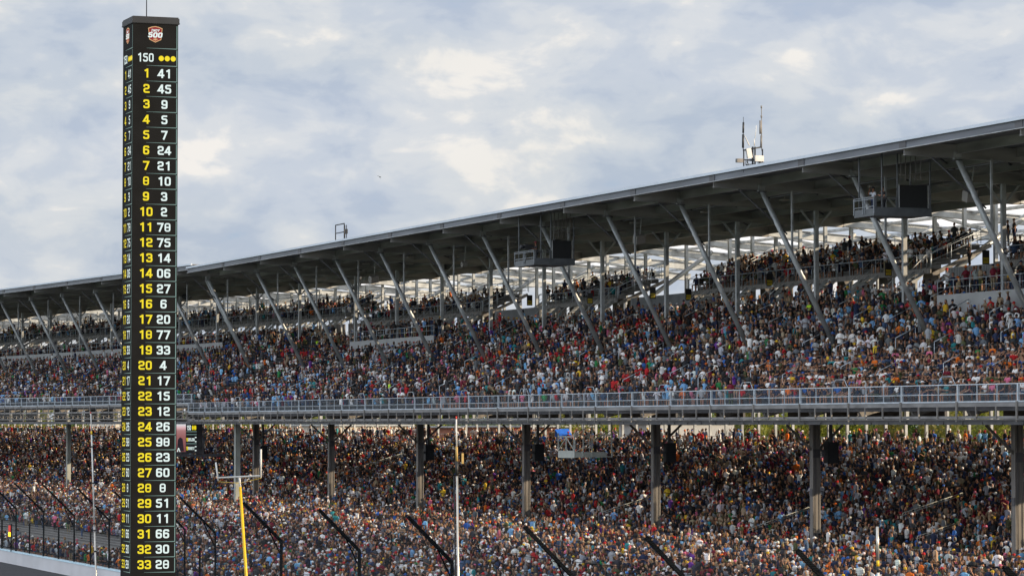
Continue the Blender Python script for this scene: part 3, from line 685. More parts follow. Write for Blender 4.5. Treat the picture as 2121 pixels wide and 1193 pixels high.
# row signs
k = 0
for (u, v, X) in ((1097, 622, 108), (1222, 618, 108), (1352, 607, 109.5), (1426, 610, 109.5), (1594, 580, 109.6), (1840, 558, 109.6), (2042, 533, 109.6), (227, 697, 108), (643, 690, 108)):
    p = atX(u, v, X); e = empty('row_sign', p)
    tag(e, ['black and yellow sign hung in the open gap left of the fifth big platform column', 'black and yellow sign low on the column right of the smaller camera platform', 'black and yellow sign at the corrugated stair box in the middle gap', 'small black and yellow sign on the rail just right of the middle gap', 'narrow black and yellow sign on the top tier stair above the orange jacket', 'black and yellow sign on the top tier railing below the large camera platform', 'black and yellow sign beside the man in black at the far right gap', 'small yellow and black sign just left of the scoring tower', 'small dark sign on the stair in the left part of the top tier'][k], 'sign', 'black and yellow signs'); k += 1
    MB().box(-.28, .28, -.02, .02, -.5, .5).build('panel', BLACK, e); b = MB().box(-.22, .22, -.03, -.021, -.42, -.02); b.build('yellow_field', mat('sign_yellow', (.55, .42, .03), .5) if k == 1 else bpy.data.materials['sign_yellow'], e)
    t = MB(); text(t, 'EXIT', (0, -.034, -.2), (1, 0, 0), Zv, .14, .2, wide=.95); t.build('lettering', BLACK, e)
# roof ladder frame
p = atX(704, 499, 91.9); e = empty('roof_ladder_cage', (91.9, p.y, 29.42)); tag(e, 'small dark ladder hoop frame standing on the roof edge left of centre', 'ladder cage')
Ly = atX(695, 499, 91.9).y-atX(713, 499, 91.9).y; b = MB()
for yy in (-Ly/2, Ly/2): b.tube((0, yy, 0), (0, yy, 1.75), .055, 8)
b.tube((0, -Ly/2, 1.75), (0, Ly/2, 1.75), .055, 8); b.tube((0, -Ly/2, .95), (0, Ly/2, .95), .05, 8); b.build('hoop_frame', CAPM, e)
MB().tube((.6, -.2, 0), (.6, -.2, 1.7), .04, 6).tube((.6, .3, 0), (.6, .3, 1.7), .04, 6).box(.5, .7, -.3, .35, .85, 1.3).build('ladder', CAPM, e)
# antenna rack
p = atX(1561, 343, 92.2); e = empty('antenna_rack', (92.2, p.y, 29.42)); tag(e, 'cluster of antennas and pale radio boxes on a dark frame on the roof', 'antenna')
sc = F/proj(p)[2]; sx = sc*.936   # photo pixels per metre across
def a(u, v): return ((u-1561)/sx, 0, (343-v)/sc-.1)
b = MB(); b.tube(a(1540, 346), a(1540, 302), .05, 8); b.tube(a(1540, 300), a(1578, 292), .05, 8); b.tube(a(1580, 340), a(1580, 296), .05, 8); b.tube(a(1559, 343), a(1559, 292), .07, 8); b.tube(a(1564, 343), a(1564, 292), .06, 8); b.tube(a(1541, 320), a(1580, 317), .04, 8); b.build('frame', CAPM, e)
b = MB(); b.tube(a(1539, 264), a(1539.5, 242), .07, 8); b.tube(a(1538.5, 295), a(1538.8, 267), .08, 8); b.tube(a(1539.5, 242), a(1539.4, 231), .018, 6); b.tube(a(1539, 302), a(1539, 264), .03, 6); b.build('left_antenna', BLACK, e)
b = MB(); b.tube(a(1575.5, 265), a(1575.5, 237), .08, 8); b.tube(a(1577, 292), a(1577.5, 268), .075, 8); b.tube(a(1578.5, 300), a(1578, 210), .03, 6); b.tube(a(1578, 231), a(1577.8, 226), .06, 8); b.tube(a(1578, 211), a(1577.8, 206), .06, 8); b.build('right_antenna', TAUPE, e)
b = MB(); b.tube(a(1552, 290), a(1542, 270), .04, 6); b.tube(a(1563, 290), a(1562, 276), .04, 6); b.tube(a(1564, 276), a(1567, 248), .022, 6); b.build('white_whip', WHI, e)
q = a(1551, 305); b = MB().beam(a(1553, 316), a(1549, 296), .35, .25, (0, 1, 0)); b.build('radio_box', WHI, e)
q = a(1572, 317); MB().box(q[0]-.35, q[0]+.3, -.2, .2, q[2]-.18, q[2]+.22).build('radio_box', WHI, e)
q = a(1530, 322); MB().box(q[0]-.2, q[0]+.25, -.15, .15, q[2]-.12, q[2]+.14).beam(a(1535, 320), a(1541, 318), .06, .06).build('side_lamp', TAUPE, e)
b = MB()
for i in range(26):
    p0 = a(1542+random.random()*36, 318+random.random()*24); p1 = a(1542+random.random()*36, 318+random.random()*24); b.tube(p0, p1, .02, 5)
b.box(.45, .95, -.1, .1, .1, .55); b.build('cable_bundle', BLACK, e)
# bird
p = ray(787, 367)*180+Vector((0, 0, HC)); e = empty('bird', p); e.scale = (.6, .6, .6); tag(e, 'tiny dark bird in flight against the cloudy sky', 'bird')
b = MB(); b.ell((0, 0, 0), .09, .05, .045, 8, 6); b.quad((-.02, 0, .02), (.04, .02, .02), (-.12, .06, .10), (-.30, .1, .13)); b.quad((.04, 0, .02), (-.02, .02, .02), (.06, .05, -.08), (.10, .08, -.22)); b.quad((.07, 0, 0), (.15, .03, .0), (.15, -.03, 0), (.07, -.01, .02)); b.build('body', BLACK, e)
# video board under the deck beside the pylon
c = atX(420, 873, 97.5); e = empty('video_board', (c.x, c.y, c.z)); tag(e, 'small lit video board with race picture and lap panel beside the scoring tower', 'video board')
sc = F/proj(c)[2]; Wb = 62/sc/.93; Hb = 66/sc
MB().box(-Wb, 0, 0, .35, -Hb, 0).build('cabinet', DARKST, e)
MB().box(-Wb-.3, 2.9, .1, .6, -Hb-.35, -Hb-.05).box(-Wb-.3, .5, .1, .6, .02, .2).build('walkway', FASC, e)
b = MB(); 
for (xa, xb) in ((.15, .15), (2.9, 2.9)): b.beam((xa, .2, -Hb-.1), (xb, .2, .3), .12, .12)
b.beam((.15, .2, -1.0), (2.9, .2, -1.0), .1, .1); b.beam((.15, .2, -2.2), (2.9, .2, -2.2), .08, .08); b.beam((.15, .2, -2.1), (1.6, .2, -1.0), .09, .09); b.build('side_frame', FASC, e)
m = bpy.data.materials.new('video_picture'); m.use_nodes = True; t = m.node_tree; bs = t.nodes['Principled BSDF']
g = N(t, 'ShaderNodeTexCoord'); sp = N(t, 'ShaderNodeSeparateXYZ'); t.links.new(g.outputs['Generated'], sp.inputs[0])
rc = ramp(t, sp.outputs[2], [(0, (.22, .07, .07)), (.55, (.35, .14, .14)), (.74, (.45, .22, .22)), (.84, (.8, .5, .52)), (.95, (.8, .8, .82))], 'LINEAR')
t.links.new(rc, bs.inputs['Emission Color']); bs.inputs['Emission Strength'].default_value = .65; bs.inputs['Base Color'].default_value = (.02, .02, .02, 1)
SX = Wb*.84; scx = lambda k_: -Wb+k_*Wb
L0 = scx(.0)+.05
px = lambda u_: (u_-420)/62*Wb if True else 0
pzv = lambda v_: -(v_-873)/66*Hb
b = MB(); b.box(px(361), px(386.5), -.012, -.001, pzv(935), pzv(876)); scr = b.build('picture', m, e)
b = MB(); b.quad((px(369), -.02, pzv(934)), (px(383), -.02, pzv(934)), (px(380), -.02, pzv(908)), (px(375), -.02, pzv(905)), (px(371), -.02, pzv(910))); b.build('car_silhouette', mat('screen_dark', (.03, .02, .03), .6, emit=.5), scr)
MB().quad((px(369), -.024, pzv(935)), (px(371), -.024, pzv(935)), (px(372.5), -.024, pzv(929)), (px(374), -.024, pzv(935)), (px(376), -.024, pzv(935)), (px(373), -.024, pzv(927)), (px(371.5), -.024, pzv(927))).build('car_nose', LEDW, scr)
wt, yt, ln = MB(), MB(), MB(); s1 = Hb/66
text(wt, '150', (px(392.5), -.015, pzv(885.5)), (1, 0, 0), Zv, 10*s1, .2, wide=.42)
for i in range(3): 
    cc = Vector((px(400+2.9*i), -.015, pzv(885.5))); yt.quad(*[cc+Vector((1.3*s1*math.cos(q_*.524), 0, 5*s1*math.sin(q_*.524))) for q_ in range(12)])
for v_ in (893.5, 899.5, 918.3): ln.box(px(387.5), px(408), -.016, -.012, pzv(v_)-.03, pzv(v_)+.03)
text(yt, '18', (px(389), -.015, pzv(910)), (1, 0, 0), Zv, 7.5*s1, .22, wide=.4); text(yt, '19', (px(389), -.015, pzv(928)), (1, 0, 0), Zv, 7.5*s1, .22, wide=.4)
text(wt, 'GROSJEAN', (px(397.2), -.015, pzv(910)), (1, 0, 0), Zv, 6.5*s1, .2, wide=.36); text(wt, 'ROSENQVIST', (px(397.2), -.015, pzv(928)), (1, 0, 0), Zv, 6.0*s1, .2, wide=.31)
for v_ in (905.5, 914, 924.5, 932.5): wt.box(px(404.5), px(407.5), -.016, -.012, pzv(v_)-.06, pzv(v_)+.06)
wt.build('white_lettering', LEDW, e); yt.build('yellow_lettering', LEDY, e); ln.build('screen_lines', LEDL, e)

# ------------------------------------------------------------------ trees and buildings seen under the deck
def tree_meshes(seed, m, h=13, cr=4.6, n=2600):
    g = np.random.default_rng(seed); cl = []
    for i in range(34):
        a_ = g.uniform(0, 2*math.pi); rr = cr*math.sqrt(g.random())*.85; zc = h*.36+g.random()*h*.55
        k_ = math.sin(math.pi*min(1, max(.12, (zc-h*.2)/(h*.85)))); cl.append((rr*k_*math.cos(a_), rr*k_*math.sin(a_), zc, g.uniform(.8, 1.7)))
    b = MB(); V = []; Fc = []
    for i in range(n):
        c = cl[g.integers(len(cl))]; d = g.normal(size=3); d /= np.linalg.norm(d); p = np.array(c[:3])+d*c[3]*g.uniform(.6, 1.05); s = g.uniform(.12, .26)
        t1 = g.normal(size=3); t1 /= np.linalg.norm(t1); t2 = np.cross(t1, d); t2 /= (np.linalg.norm(t2)+1e-6); k0 = len(V)
        s *= 1.35; V += [tuple(p-t1*s), tuple(p+t2*s*.6), tuple(p+t1*s), tuple(p-t2*s*.6)]; Fc.append((k0, k0+1, k0+2, k0+3))
    b.v = V; b.f = Fc; b.sm = [False]*len(Fc); crown = b.mesh('crown', m)
    t = MB(); t.tube((0, 0, 0), (0, 0, h*.4), .28, 9, .2)
    for i in range(7):
        c = cl[i*4]; t.tube((0, 0, h*(.25+.03*i)), c[:3], .11, 6, .03)
    return crown, t.mesh('trunk', BROWNB)
TM = [tree_meshes(i+3, LEAF[i % 3], 15+i*1.2, 5.6, 3600) for i in range(4)]
desc = ['yellow-green leafy tree', 'mid-green leafy tree', 'olive leafy tree', 'tall yellow-green tree']
tu = list(range(5, 250, 34))+list(range(374, 2150, 36))
for i, u in enumerate(tu):
    ph = YAW+math.atan((u-1060.5)/F); X = 160+(i*37 % 44); Y = X/math.tan(ph)
    if 260 < u < 350: continue
    e = empty('tree', (X, Y, 0), random.random()*6); k = i % 4
    near = 'left of the scoring tower' if u < 250 else 'right of the scoring tower' if u < 700 else 'between goalpost and middle mast' if u < 960 else 'left of the hanging platform' if u < 1160 else 'just right of the hanging platform' if u < 1360 else 'between the fourth and fifth speakers' if u < 1700 else 'in the bright right gap'
    tag(e, '%s behind the lower stand, %s' % (desc[k], near), 'tree', '%ss %s' % (desc[k], near))
    for nm, me in zip(('crown', 'trunk'), TM[k]):
        o = bpy.data.objects.new(nm, me); COL.objects.link(o); o.parent = e
for i, (u, w, h, m, lab) in enumerate(((650, 30, 11.6, CREAM, 'long pale building behind the lower stand, left of the middle mast'), (900, 22, 11.4, BRICK, 'red brick building behind the lower stand beside the middle mast'), (1310, 9, 12.0, WHITEW, 'white building corner behind the lower stand right of the hanging platform'), (215, 22, 12.3, CREAM, 'pale building behind the far stand left of the scoring tower'), (1010, 20, 11.5, BRICK, 'low red brick building right of the middle mast behind the lower stand'))):
    ph = YAW+math.atan((u-1060.5)/F); X = 155; Y = X/math.tan(ph); e = empty('building', (X, Y, 0)); tag(e, lab, 'building')
    wl = MB().box(0, 12, -w/2, w/2, 0, h).build('wall', m, e); MB().box(-.4, 12.4, -w/2-.4, w/2+.4, h, h+.25).build('roof', GALV, e)
    for j in range(int(w/4)): MB().box(-.03, -.001, -w/2+1.2+4*j, -w/2+2.6+4*j, h-3, h-1.4).build('window', BLACK, wl)

q = atX(1167, 902, 121.5); e = empty('blue_canopy', (q.x, q.y, LB(121))); tag(e, 'small bright blue canopy at the back of the lower stand, left of the hanging platform', 'canopy')
zc = q.z-LB(121)
MB().quad((-.7, -.6, zc), (.7, -.6, zc+.1), (.9, .9, zc+.75), (-.6, .9, zc+.65)).quad((-.7, -.6, zc), (-.7, -.55, zc-.8), (.7, -.55, zc-.7), (.7, -.6, zc+.1)).quad((-.7, -.6, zc), (-.6, .9, zc+.65), (-.62, .9, zc-.3), (-.72, -.6, zc-.8)).build('cloth', mat('blue_canvas', (.01, .16, .75), .7, 0, .15, 3), e)
b = MB()
for x_, y_ in ((-.65, -.5), (.65, -.5), (.8, .8), (-.55, .8)): b.tube((x_, y_, 0), (x_, y_, zc), .025, 6)
b.build('frame', GALV, e)
# ------------------------------------------------------------------ people
SK = [(.48, .26, .165), (.43, .225, .14), (.36, .18, .11), (.52, .31, .21), (.18, .085, .05), (.10, .05, .03), (.46, .24, .155)]
HAIRC = {'dark': (.02, .014, .01), 'brown': (.07, .035, .018), 'fair': (.30, .19, .08), 'grey': (.35, .33, .31)}
CC = {'white': (.82, .82, .82), 'light grey': (.40, .42, .46), 'grey': (.14, .15, .17), 'black': (.018, .018, .022), 'navy': (.02, .03, .075), 'blue': (.03, .12, .42), 'sky blue': (.20, .42, .70),
      'red': (.48, .02, .025), 'maroon': (.16, .012, .03), 'orange': (.75, .17, .02), 'yellow': (.75, .5, .04), 'green': (.03, .22, .07), 'teal': (.03, .24, .27), 'pink': (.62, .16, .27),
      'tan': (.36, .27, .18), 'purple': (.14, .04, .28), 'neon yellow': (.50, .85, .04), 'olive': (.08, .09, .04), 'rust': (.28, .08, .03), 'khaki': (.33, .26, .17), 'denim': (.06, .10, .19), 'charcoal': (.045, .048, .055)}
SH = ['white']*20+['light grey']*9+['grey']*13+['black']*40+['charcoal']*18+['navy']*22+['blue']*4+['sky blue']*6+['red']*4+['maroon']*5+['orange']*2+['yellow']*1+['green']*2+['teal']*3+['pink']*2+['tan']*4+['purple']*1+['olive']*5+['denim']*7  # weighted to dark cloth, partly standing in for shade in the crowd
HATC = ['white']*9+['black']*6+['navy']*4+['red']*3+['grey']*3+['tan']*3+['blue']*2+['pink', 'orange', 'yellow']
PANTC = ['navy', 'denim', 'denim', 'khaki', 'grey', 'charcoal', 'black', 'black', 'tan', 'olive']

# --- low-detail people for the crowd mass
def e_ell(c, r, nu, nv, tilt=0):
    V = []; T = []
    for j in range(1, nv):
        ph = math.pi*j/nv
        for i in range(nu):
            t = 2*math.pi*(i+.5*(j % 2))/nu; V.append((c[0]+r[0]*math.sin(ph)*math.cos(t), c[1]+r[1]*math.sin(ph)*math.sin(t), c[2]+r[2]*math.cos(ph)))
    a = len(V); V += [(c[0], c[1], c[2]+r[2]), (c[0], c[1], c[2]-r[2])]
    for j in range(nv-2):
        for i in range(nu):
            k_ = (i+1) % nu; p, q, r2, s2 = j*nu+i, j*nu+k_, (j+1)*nu+i, (j+1)*nu+k_; T += [(p, r2, s2), (p, s2, q)]
    for i in range(nu):
        k_ = (i+1) % nu; T += [(a, i, k_), (a+1, (nv-2)*nu+k_, (nv-2)*nu+i)]
    return V, T
def e_limb(pts, n=4):
    V = []; T = []
    for (p, r) in pts:
        i0 = len(V)
        for i in range(n): t = 2*math.pi*i/n+.6; V.append((p[0]+r*.9*math.cos(t), p[1]+r*math.sin(t), p[2]+r*.5*math.cos(t+1)))
    for s in range(len(pts)-1):
        for i in range(n):
            j = (i+1) % n; T += [(s*n+i, s*n+j, (s+1)*n+j), (s*n+i, (s+1)*n+j, (s+1)*n+i)]
    return V, T
def e_torso(rings, n):
    V = []; T = []
    for (c, rx, ry) in rings:
        for i in range(n): t = 2*math.pi*i/n; V.append((c[0]+rx*math.cos(t), c[1]+ry*math.sin(t), c[2]))
    for s in range(len(rings)-1):
        for i in range(n):
            j = (i+1) % n; T += [(s*n+i, s*n+j, (s+1)*n+j), (s*n+i, (s+1)*n+j, (s+1)*n+i)]
    m_ = len(rings)-1
    for i in range(1, n-1): T.append((m_*n, m_*n+i, m_*n+i+1))
    return V, T
def lowperson(stand, lean, arms, head, far):
    P = []; nu, nv = (5, 4) if far else (7, 5); n = 5 if far else 7; an = 3 if far else 4
    hz = .93 if stand else .5; hx = .0 if stand else .17; tl = .52
    def tp(h, f=0, s=0): return (hx-lean*h-f, s, hz+h*math.sqrt(1-lean*lean*.8))
    P.append((2, e_torso([(tp(-.05), .15, .19), (tp(.12), .135, .175), (tp(.34), .145, .21), (tp(.47), .12, .225), (tp(.56), .06, .08)], n)))
    hc = tp(.71, .02+lean*.05); P.append((0, e_ell(hc, (.095, .078, .12), nu, nv)))
    P.append((0, e_limb([(tp(.5), .05), (tp(.64), .045)], an)))
    if head == 'cap':
        P.append((1, e_ell((hc[0]+.005, hc[1], hc[2]+.045), (.108, .092, .095), nu, nv))); P.append((1, e_ell((hc[0]-.12, hc[1], hc[2]+.045), (.07, .075, .014), 5, 3)))
    elif head == 'hat':
        P.append((1, e_ell((hc[0], hc[1], hc[2]+.06), (.10, .09, .09), nu, nv))); P.append((1, e_ell((hc[0], hc[1], hc[2]+.045), (.19, .19, .02), 7, 3)))
    elif head == 'long': P.append((1, e_ell((hc[0]+.03, hc[1], hc[2]-.02), (.10, .10, .17), nu, nv)))
    else: P.append((1, e_ell((hc[0]+.022, hc[1], hc[2]+.03), (.095, .088, .11), nu, nv)))
    for s in (-1, 1):
        sh = tp(.46, 0, s*.19)
        am = arms if arms != 'mix' else ('up' if s > 0 else 'lap')
        if am == 'up': el, ha = tp(.33, .22, s*.27), tp(.68, .20, s*.12)
        elif am == 'fold': el, ha = tp(.2, .10, s*.25), tp(.27, .26, -s*.08)
        elif am == 'side': el, ha = tp(.18, 0, s*.26), tp(-.07, .05, s*.25)
        elif am == 'clap': el, ha = tp(.22, .14, s*.26), tp(.40, .34, s*.03)
        elif am == 'high': el, ha = tp(.62, .12, s*.30), tp(.88, .10, s*.22)
        else: el, ha = tp(.2, .06, s*.25), (hx-.33, s*.12, hz+.12)
        if head == 'long' or s > 0 or True:
            mid = tuple((sh[i]*.2+el[i]*.8) for i in range(3))
            P.append((2, e_limb([(sh, .075), (mid, .058)], an))); P.append((0, e_limb([(mid, .043), (el, .038), (ha, .03)], an)))
        if stand: P.append((3, e_limb([((0, s*.09, .95), .10), ((-.02, s*.1, .5), .07), ((.02, s*.1, .04), .05)], an)))
        else:
            P.append((3, e_limb([((hx, s*.1, .50), .095), ((-.28, s*.13, .50), .07)], an)))
            if not far: P.append((0 if s > 0 or arms == 'lap' else 0, e_limb([((-.28, s*.13, .50), .062), ((-.28, s*.13, .06), .04)], an)))
    V = []; T = []; I = []
    for pid, (v, t) in P:
        o = len(V); V += v; T += [tuple(o+q for q in tt) for tt in t]; I += [pid]*len(v)
    return np.array(V, np.float32), np.array(T, np.int32), np.array(I, np.int32)
VARS = []
for st in (0, 1):
    for lean, arms in (((.05, 'lap'), (.22, 'fold'), (.38, 'lap'), (-.05, 'mix'), (.12, 'clap'), (.1, 'up')) if not st else ((.03, 'side'), (.08, 'fold'), (.05, 'mix'), (.12, 'clap'), (0, 'high'))):
        for hd in ('cap', 'short', 'long', 'hat'): VARS.append((st, lean, arms, hd))
LOW = [(lowperson(*v, False), lowperson(*v, True)) for v in VARS]
seatV = {h: [i for i, v in enumerate(VARS) if not v[0] and v[3] == h] for h in ('cap', 'short', 'long', 'hat')}
stV = {h: [i for i, v in enumerate(VARS) if v[0] and v[3] == h] for h in ('cap', 'short', 'long', 'hat')}
PEOPLE = []   # x, y, z, yaw, variant, scale, colours
taken = []    # discs kept free for individually built people
def lin(c, v=.18):
    k_ = 1+random.uniform(-v, v*.6)
    return tuple(min(.85, max(0, q*k_*(1+random.uniform(-.06, .06)))) for q in c)
CLU = [(random.uniform(70, 125), random.uniform(110, 520), random.uniform(.8, 2.2), random.choice(['white', 'white', 'red', 'black', 'black', 'navy', 'sky blue', 'maroon', 'tan', 'light grey', 'charcoal'])) for _ in range(520)]
CG = {}
for q_ in CLU:
    for gx in (-1, 0, 1):
        for gy in (-1, 0, 1): CG.setdefault((int(q_[0]//3)+gx, int(q_[1]//3)+gy), []).append(q_)
def shirt_at(x, y):
    for (cx_, cy_, cr, cn) in CG.get((int(x//3), int(y//3)), ()):
        if (x-cx_)**2+((y-cy_)*.6)**2 < cr*cr and random.random() < .42: return cn
    return random.choice(SH)
def pick(stand, hatp, wx=0, wy=0):
    r = random.random()
    h = 'cap' if r < hatp else 'hat' if r < hatp*1.22 else 'long' if r < hatp*1.22+.24 else 'short'
    v = random.choice((stV if stand else seatV)[h])
    if VARS[v][2] == 'high' and random.random() < .7: v = random.choice(stV[h][:3]) if stand else v
    hc = lin(CC[random.choice(HATC)]) if h in ('cap', 'hat') else lin(random.choice([HAIRC['dark']]*4+[HAIRC['brown']]*5+[HAIRC['fair']]*2+[HAIRC['grey']]), .3)
    return v, (lin(random.choice(SK)), hc, lin(CC[shirt_at(wx, wy)], .25), lin(CC[random.choice(PANTC)], .25))
def addp(wx, wy, wz, yaw, stand, hatp):
    u, v, z = proj((wx, wy, wz+.9))
    if not (-70 < u < 2330 and v < 1275): return
    for (tx, ty, tr) in taken:
        if abs(wx-tx) < .6 and abs(wy-ty) < tr*1.3: return
    va, cols = pick(stand, hatp, wx, wy); PEOPLE.append((wx, wy, wz, yaw, va, random.uniform(1.0, 1.15), cols, z))
def to_world(left, x, y, z):
    if not left: return x, y, z
    a_ = R(5.2); dx = x-91.5; return 91.55+dx*math.cos(a_)-y*math.sin(a_), 350+dx*math.sin(a_)+y*math.cos(a_), z
def fill(xs, fz, y0, y1, occ, hatp, pst, left=False, dz=0, aisle=7.2, a0=0, aw=.9, pitch=.8):
    for x in xs:
        y = y0+random.random()*.5
        while y < y1:
            if (y-a0) % aisle < aw and random.random() > .06: y += .3; continue
            if random.random() < occ(x, y):
                w = to_world(left, x+random.uniform(-.05, .05), y, fz(x)+dz); yaw = random.gauss(.30, .45)
                addp(*w, yaw+(R(5.2) if left else 0), random.random() < pst, hatp)
            y += pitch*random.uniform(.9, 1.12)

# --- detailed people grown with a skin modifier
def skin(name, nodes, edges, root, m, extra=None, sub=1):
    names = list(nodes); me = bpy.data.meshes.new('t'); me.from_pydata([nodes[n][0] for n in names], [(names.index(a), names.index(b)) for a, b in edges], [])
    o = bpy.data.objects.new('t', me); COL.objects.link(o); md = o.modifiers.new('s', 'SKIN'); md.use_smooth_shade = True; md.branch_smoothing = .6
    sv_ = me.skin_vertices[0].data
    for i, n in enumerate(names):
        r = nodes[n][1]; sv_[i].radius = (r, r) if not isinstance(r, tuple) else r; sv_[i].use_root = (n == root)
    if sub: o.modifiers.new('u', 'SUBSURF').levels = sub
    bpy.context.view_layer.update(); dg = bpy.context.evaluated_depsgraph_get(); out = bpy.data.meshes.new_from_object(o.evaluated_get(dg)); out.name = name
    bpy.data.objects.remove(o)
    if extra:
        bm = bmesh.new(); bm.from_mesh(out); ex = extra.mesh('x', None); bm.from_mesh(ex); bm.to_mesh(out); bm.free()
    out.materials.clear(); out.materials.append(m)
    for p in out.polygons: p.use_smooth = True
    return out
def proto(stand, lean, arms, bow=0):
    hz = .93 if stand else .53; hx = 0 if stand else .17
    def tp(h, f=0, s=0): return (hx-lean*h-f, s, hz+h*math.sqrt(max(.2, 1-lean*lean)))
    Nn = {'pel': (tp(0), .125), 'bel': (tp(.2), .115), 'che': (tp(.38), .125), 'nek': (tp(.55), .052), 'jaw': (tp(.62, .02), .07), 'hed': (tp(.72, .03), .088), 'top': (tp(.80, .02), .06)}
    Ed = [('pel', 'bel'), ('bel', 'che'), ('che', 'nek'), ('nek', 'jaw'), ('jaw', 'hed'), ('hed', 'top')]; ex = MB(); H = []
    for s, S_ in ((-1, 'L'), (1, 'R')):
        am = arms if arms != 'mix' else ('up' if s > 0 else 'lap')
        sh = tp(.47, 0, s*.175)
        if am == 'up': el, ha = tp(.33, .22, s*.27), tp(.66, .22, s*.10)
        elif am == 'fold': el, ha = tp(.2, .10, s*.25), tp(.25, .27, -s*.06)
        elif am == 'side': el, ha = tp(.2, .01, s*.27), tp(-.06, .06, s*.26)
        elif am == 'clap': el, ha = tp(.22, .14, s*.26), tp(.36, .34, s*.04)
        elif am == 'rail': el, ha = tp(.25, .25, s*.24), tp(.10, .45, s*.22)
        else: el, ha = tp(.2, .06, s*.25), (hx-.33, s*.12, hz+.10)
        Nn['sh'+S_] = (sh, .062); Nn['el'+S_] = (el, .045); Nn['wr'+S_] = (ha, .030)
        d = (Vector(ha)-Vector(el)).normalized(); pm = Vector(ha)+d*.075; Nn['pa'+S_] = (tuple(pm), .036)
        Ed += [('che', 'sh'+S_), ('sh'+S_, 'el'+S_), ('el'+S_, 'wr'+S_), ('wr'+S_, 'pa'+S_)]
        sd = d.cross(Vector((0, 0, 1))); sd = sd.normalized() if sd.length > .1 else Vector((0, 1, 0)); up = sd.cross(d)
        for q, (o_, L_) in enumerate(((-.027, .065), (-.009, .078), (.009, .073), (.027, .055))):
            a0 = pm+sd*o_+d*.02; a1 = a0+d*L_*.55-up*.006; ex.tube(a0, a1, .0095, 5, .0085); ex.tube(a1, a1+d*L_*.4-up*.02, .0085, 5, .006)
        ex.tube(pm-d*.03+sd*.03*s, pm+d*.02+sd*.058*s, .011, 5, .008)
        if stand: kn, an, to = (-.02, s*.10, .50), (.02, s*.10, .08), (-.14, s*.11, .035)
        else: kn, an, to = (-.30, s*.13, .52), (-.27, s*.13, .09), (-.42, s*.14, .035)
        Nn['hp'+S_] = (tp(-.03, 0, s*.09), .105); Nn['kn'+S_] = (kn, .066); Nn['an'+S_] = (an, .042); Nn['to'+S_] = (to, .035)
        Ed += [('pel', 'hp'+S_), ('hp'+S_, 'kn'+S_), ('kn'+S_, 'an'+S_), ('an'+S_, 'to'+S_)]
    hc = Vector(Nn['hed'][0])
    ex.ell(hc+Vector((-.088, 0, -.01)), .016, .013, .022, 6, 5)
    for s in (-1, 1): ex.ell(hc+Vector((.005, s*.085, -.005)), .02, .008, .03, 6, 5); ex.ell(hc+Vector((-.075, s*.032, .018)), .012, .014, .009, 6, 4)
    ex.ell(hc+Vector((-.078, 0, -.055)), .012, .026, .007, 6, 4)
    body = skin('body', Nn, Ed, 'pel', SKIN, ex)
    g = lambda n, k: (Nn[n][0], k)
    shn = {'pel': g('pel', .145), 'bel': g('bel', .135), 'che': g('che', .142), 'nek': (tp(.50), .062)}; she = [('pel', 'bel'), ('bel', 'che'), ('che', 'nek')]
    trn = {'pel': g('pel', .140)}; tre = []
    for S_ in 'LR':
        a_, b_2 = Vector(Nn['sh'+S_][0]), Vector(Nn['el'+S_][0]); shn['sh'+S_] = g('sh'+S_, .078); shn['sl'+S_] = (tuple(a_.lerp(b_2, .85)), .068); she += [('che', 'sh'+S_), ('sh'+S_, 'sl'+S_)]
        trn['hp'+S_] = g('hp'+S_, .118); trn['kn'+S_] = g('kn'+S_, .082); tre += [('pel', 'hp'+S_), ('hp'+S_, 'kn'+S_)]
        if stand: trn['an'+S_] = g('an'+S_, .066); tre += [('kn'+S_, 'an'+S_)]
    shirt = skin('shirt', shn, she, 'pel', FAB); trou = skin('trousers', trn, tre, 'pel', FAB)
    cap = MB(); cap.ell(hc+Vector((.008, 0, .045)), .112, .096, .082, 12, 8); cap.ell(hc+Vector((-.13, 0, .045)), .075, .078, .012, 10, 5)
    hat = MB(); hat.ell(hc+Vector((0, 0, .065)), .108, .098, .075, 12, 8); hat.ell(hc+Vector((0, 0, .05)), .20, .20, .016, 14, 5)
    hs = MB(); hs.ell(hc+Vector((.022, 0, .028)), .098, .092, .10, 12, 8)
    hl = MB(); hl.ell(hc+Vector((.028, 0, .02)), .10, .098, .11, 12, 8); hl.ell(hc+Vector((.06, 0, -.10)), .06, .095, .16, 10, 8)
    return dict(body=body, shirt=shirt, trousers=trou, cap=cap.mesh('cap', FAB), hat=hat.mesh('sun_hat', FAB), short=hs.mesh('hair', FAB), long=hl.mesh('hair', FAB))
PS = [proto(0, .05, 'lap'), proto(0, .22, 'fold'), proto(0, .38, 'lap'), proto(0, -.04, 'mix'), proto(0, .12, 'clap'), proto(0, .1, 'up')]
PT = {'side': proto(1, .03, 'side'), 'fold': proto(1, .06, 'fold'), 'mix': proto(1, .05, 'mix'), 'clap': proto(1, .1, 'clap'), 'rail': proto(1, .5, 'rail')}
def person(pr, loc, yaw, shirtc, trouc, head, headc, label, group=None, skinc=None, shirtmat=None, scale=1):
    o = bpy.data.objects.new('person', pr['body']); COL.objects.link(o); o.location = loc; o.rotation_euler = (0, 0, yaw); o.scale = (scale,)*3
    o.color = (*(skinc or random.choice(SK)), 1); tag(o, label, 'person', group)
    for nm, c in (('shirt', shirtc), ('trousers', trouc), (head, headc)):
        if nm is None: continue
        d = bpy.data.objects.new({'cap': 'cap', 'hat': 'sun_hat', 'short': 'hair', 'long': 'hair'}.get(nm, nm), pr[nm]); COL.objects.link(d); d.parent = o; d.color = (*c, 1)
        if nm == 'shirt' and shirtmat: d.material_slots[0].link = 'OBJECT'; d.material_slots[0].material = shirtmat
    return o
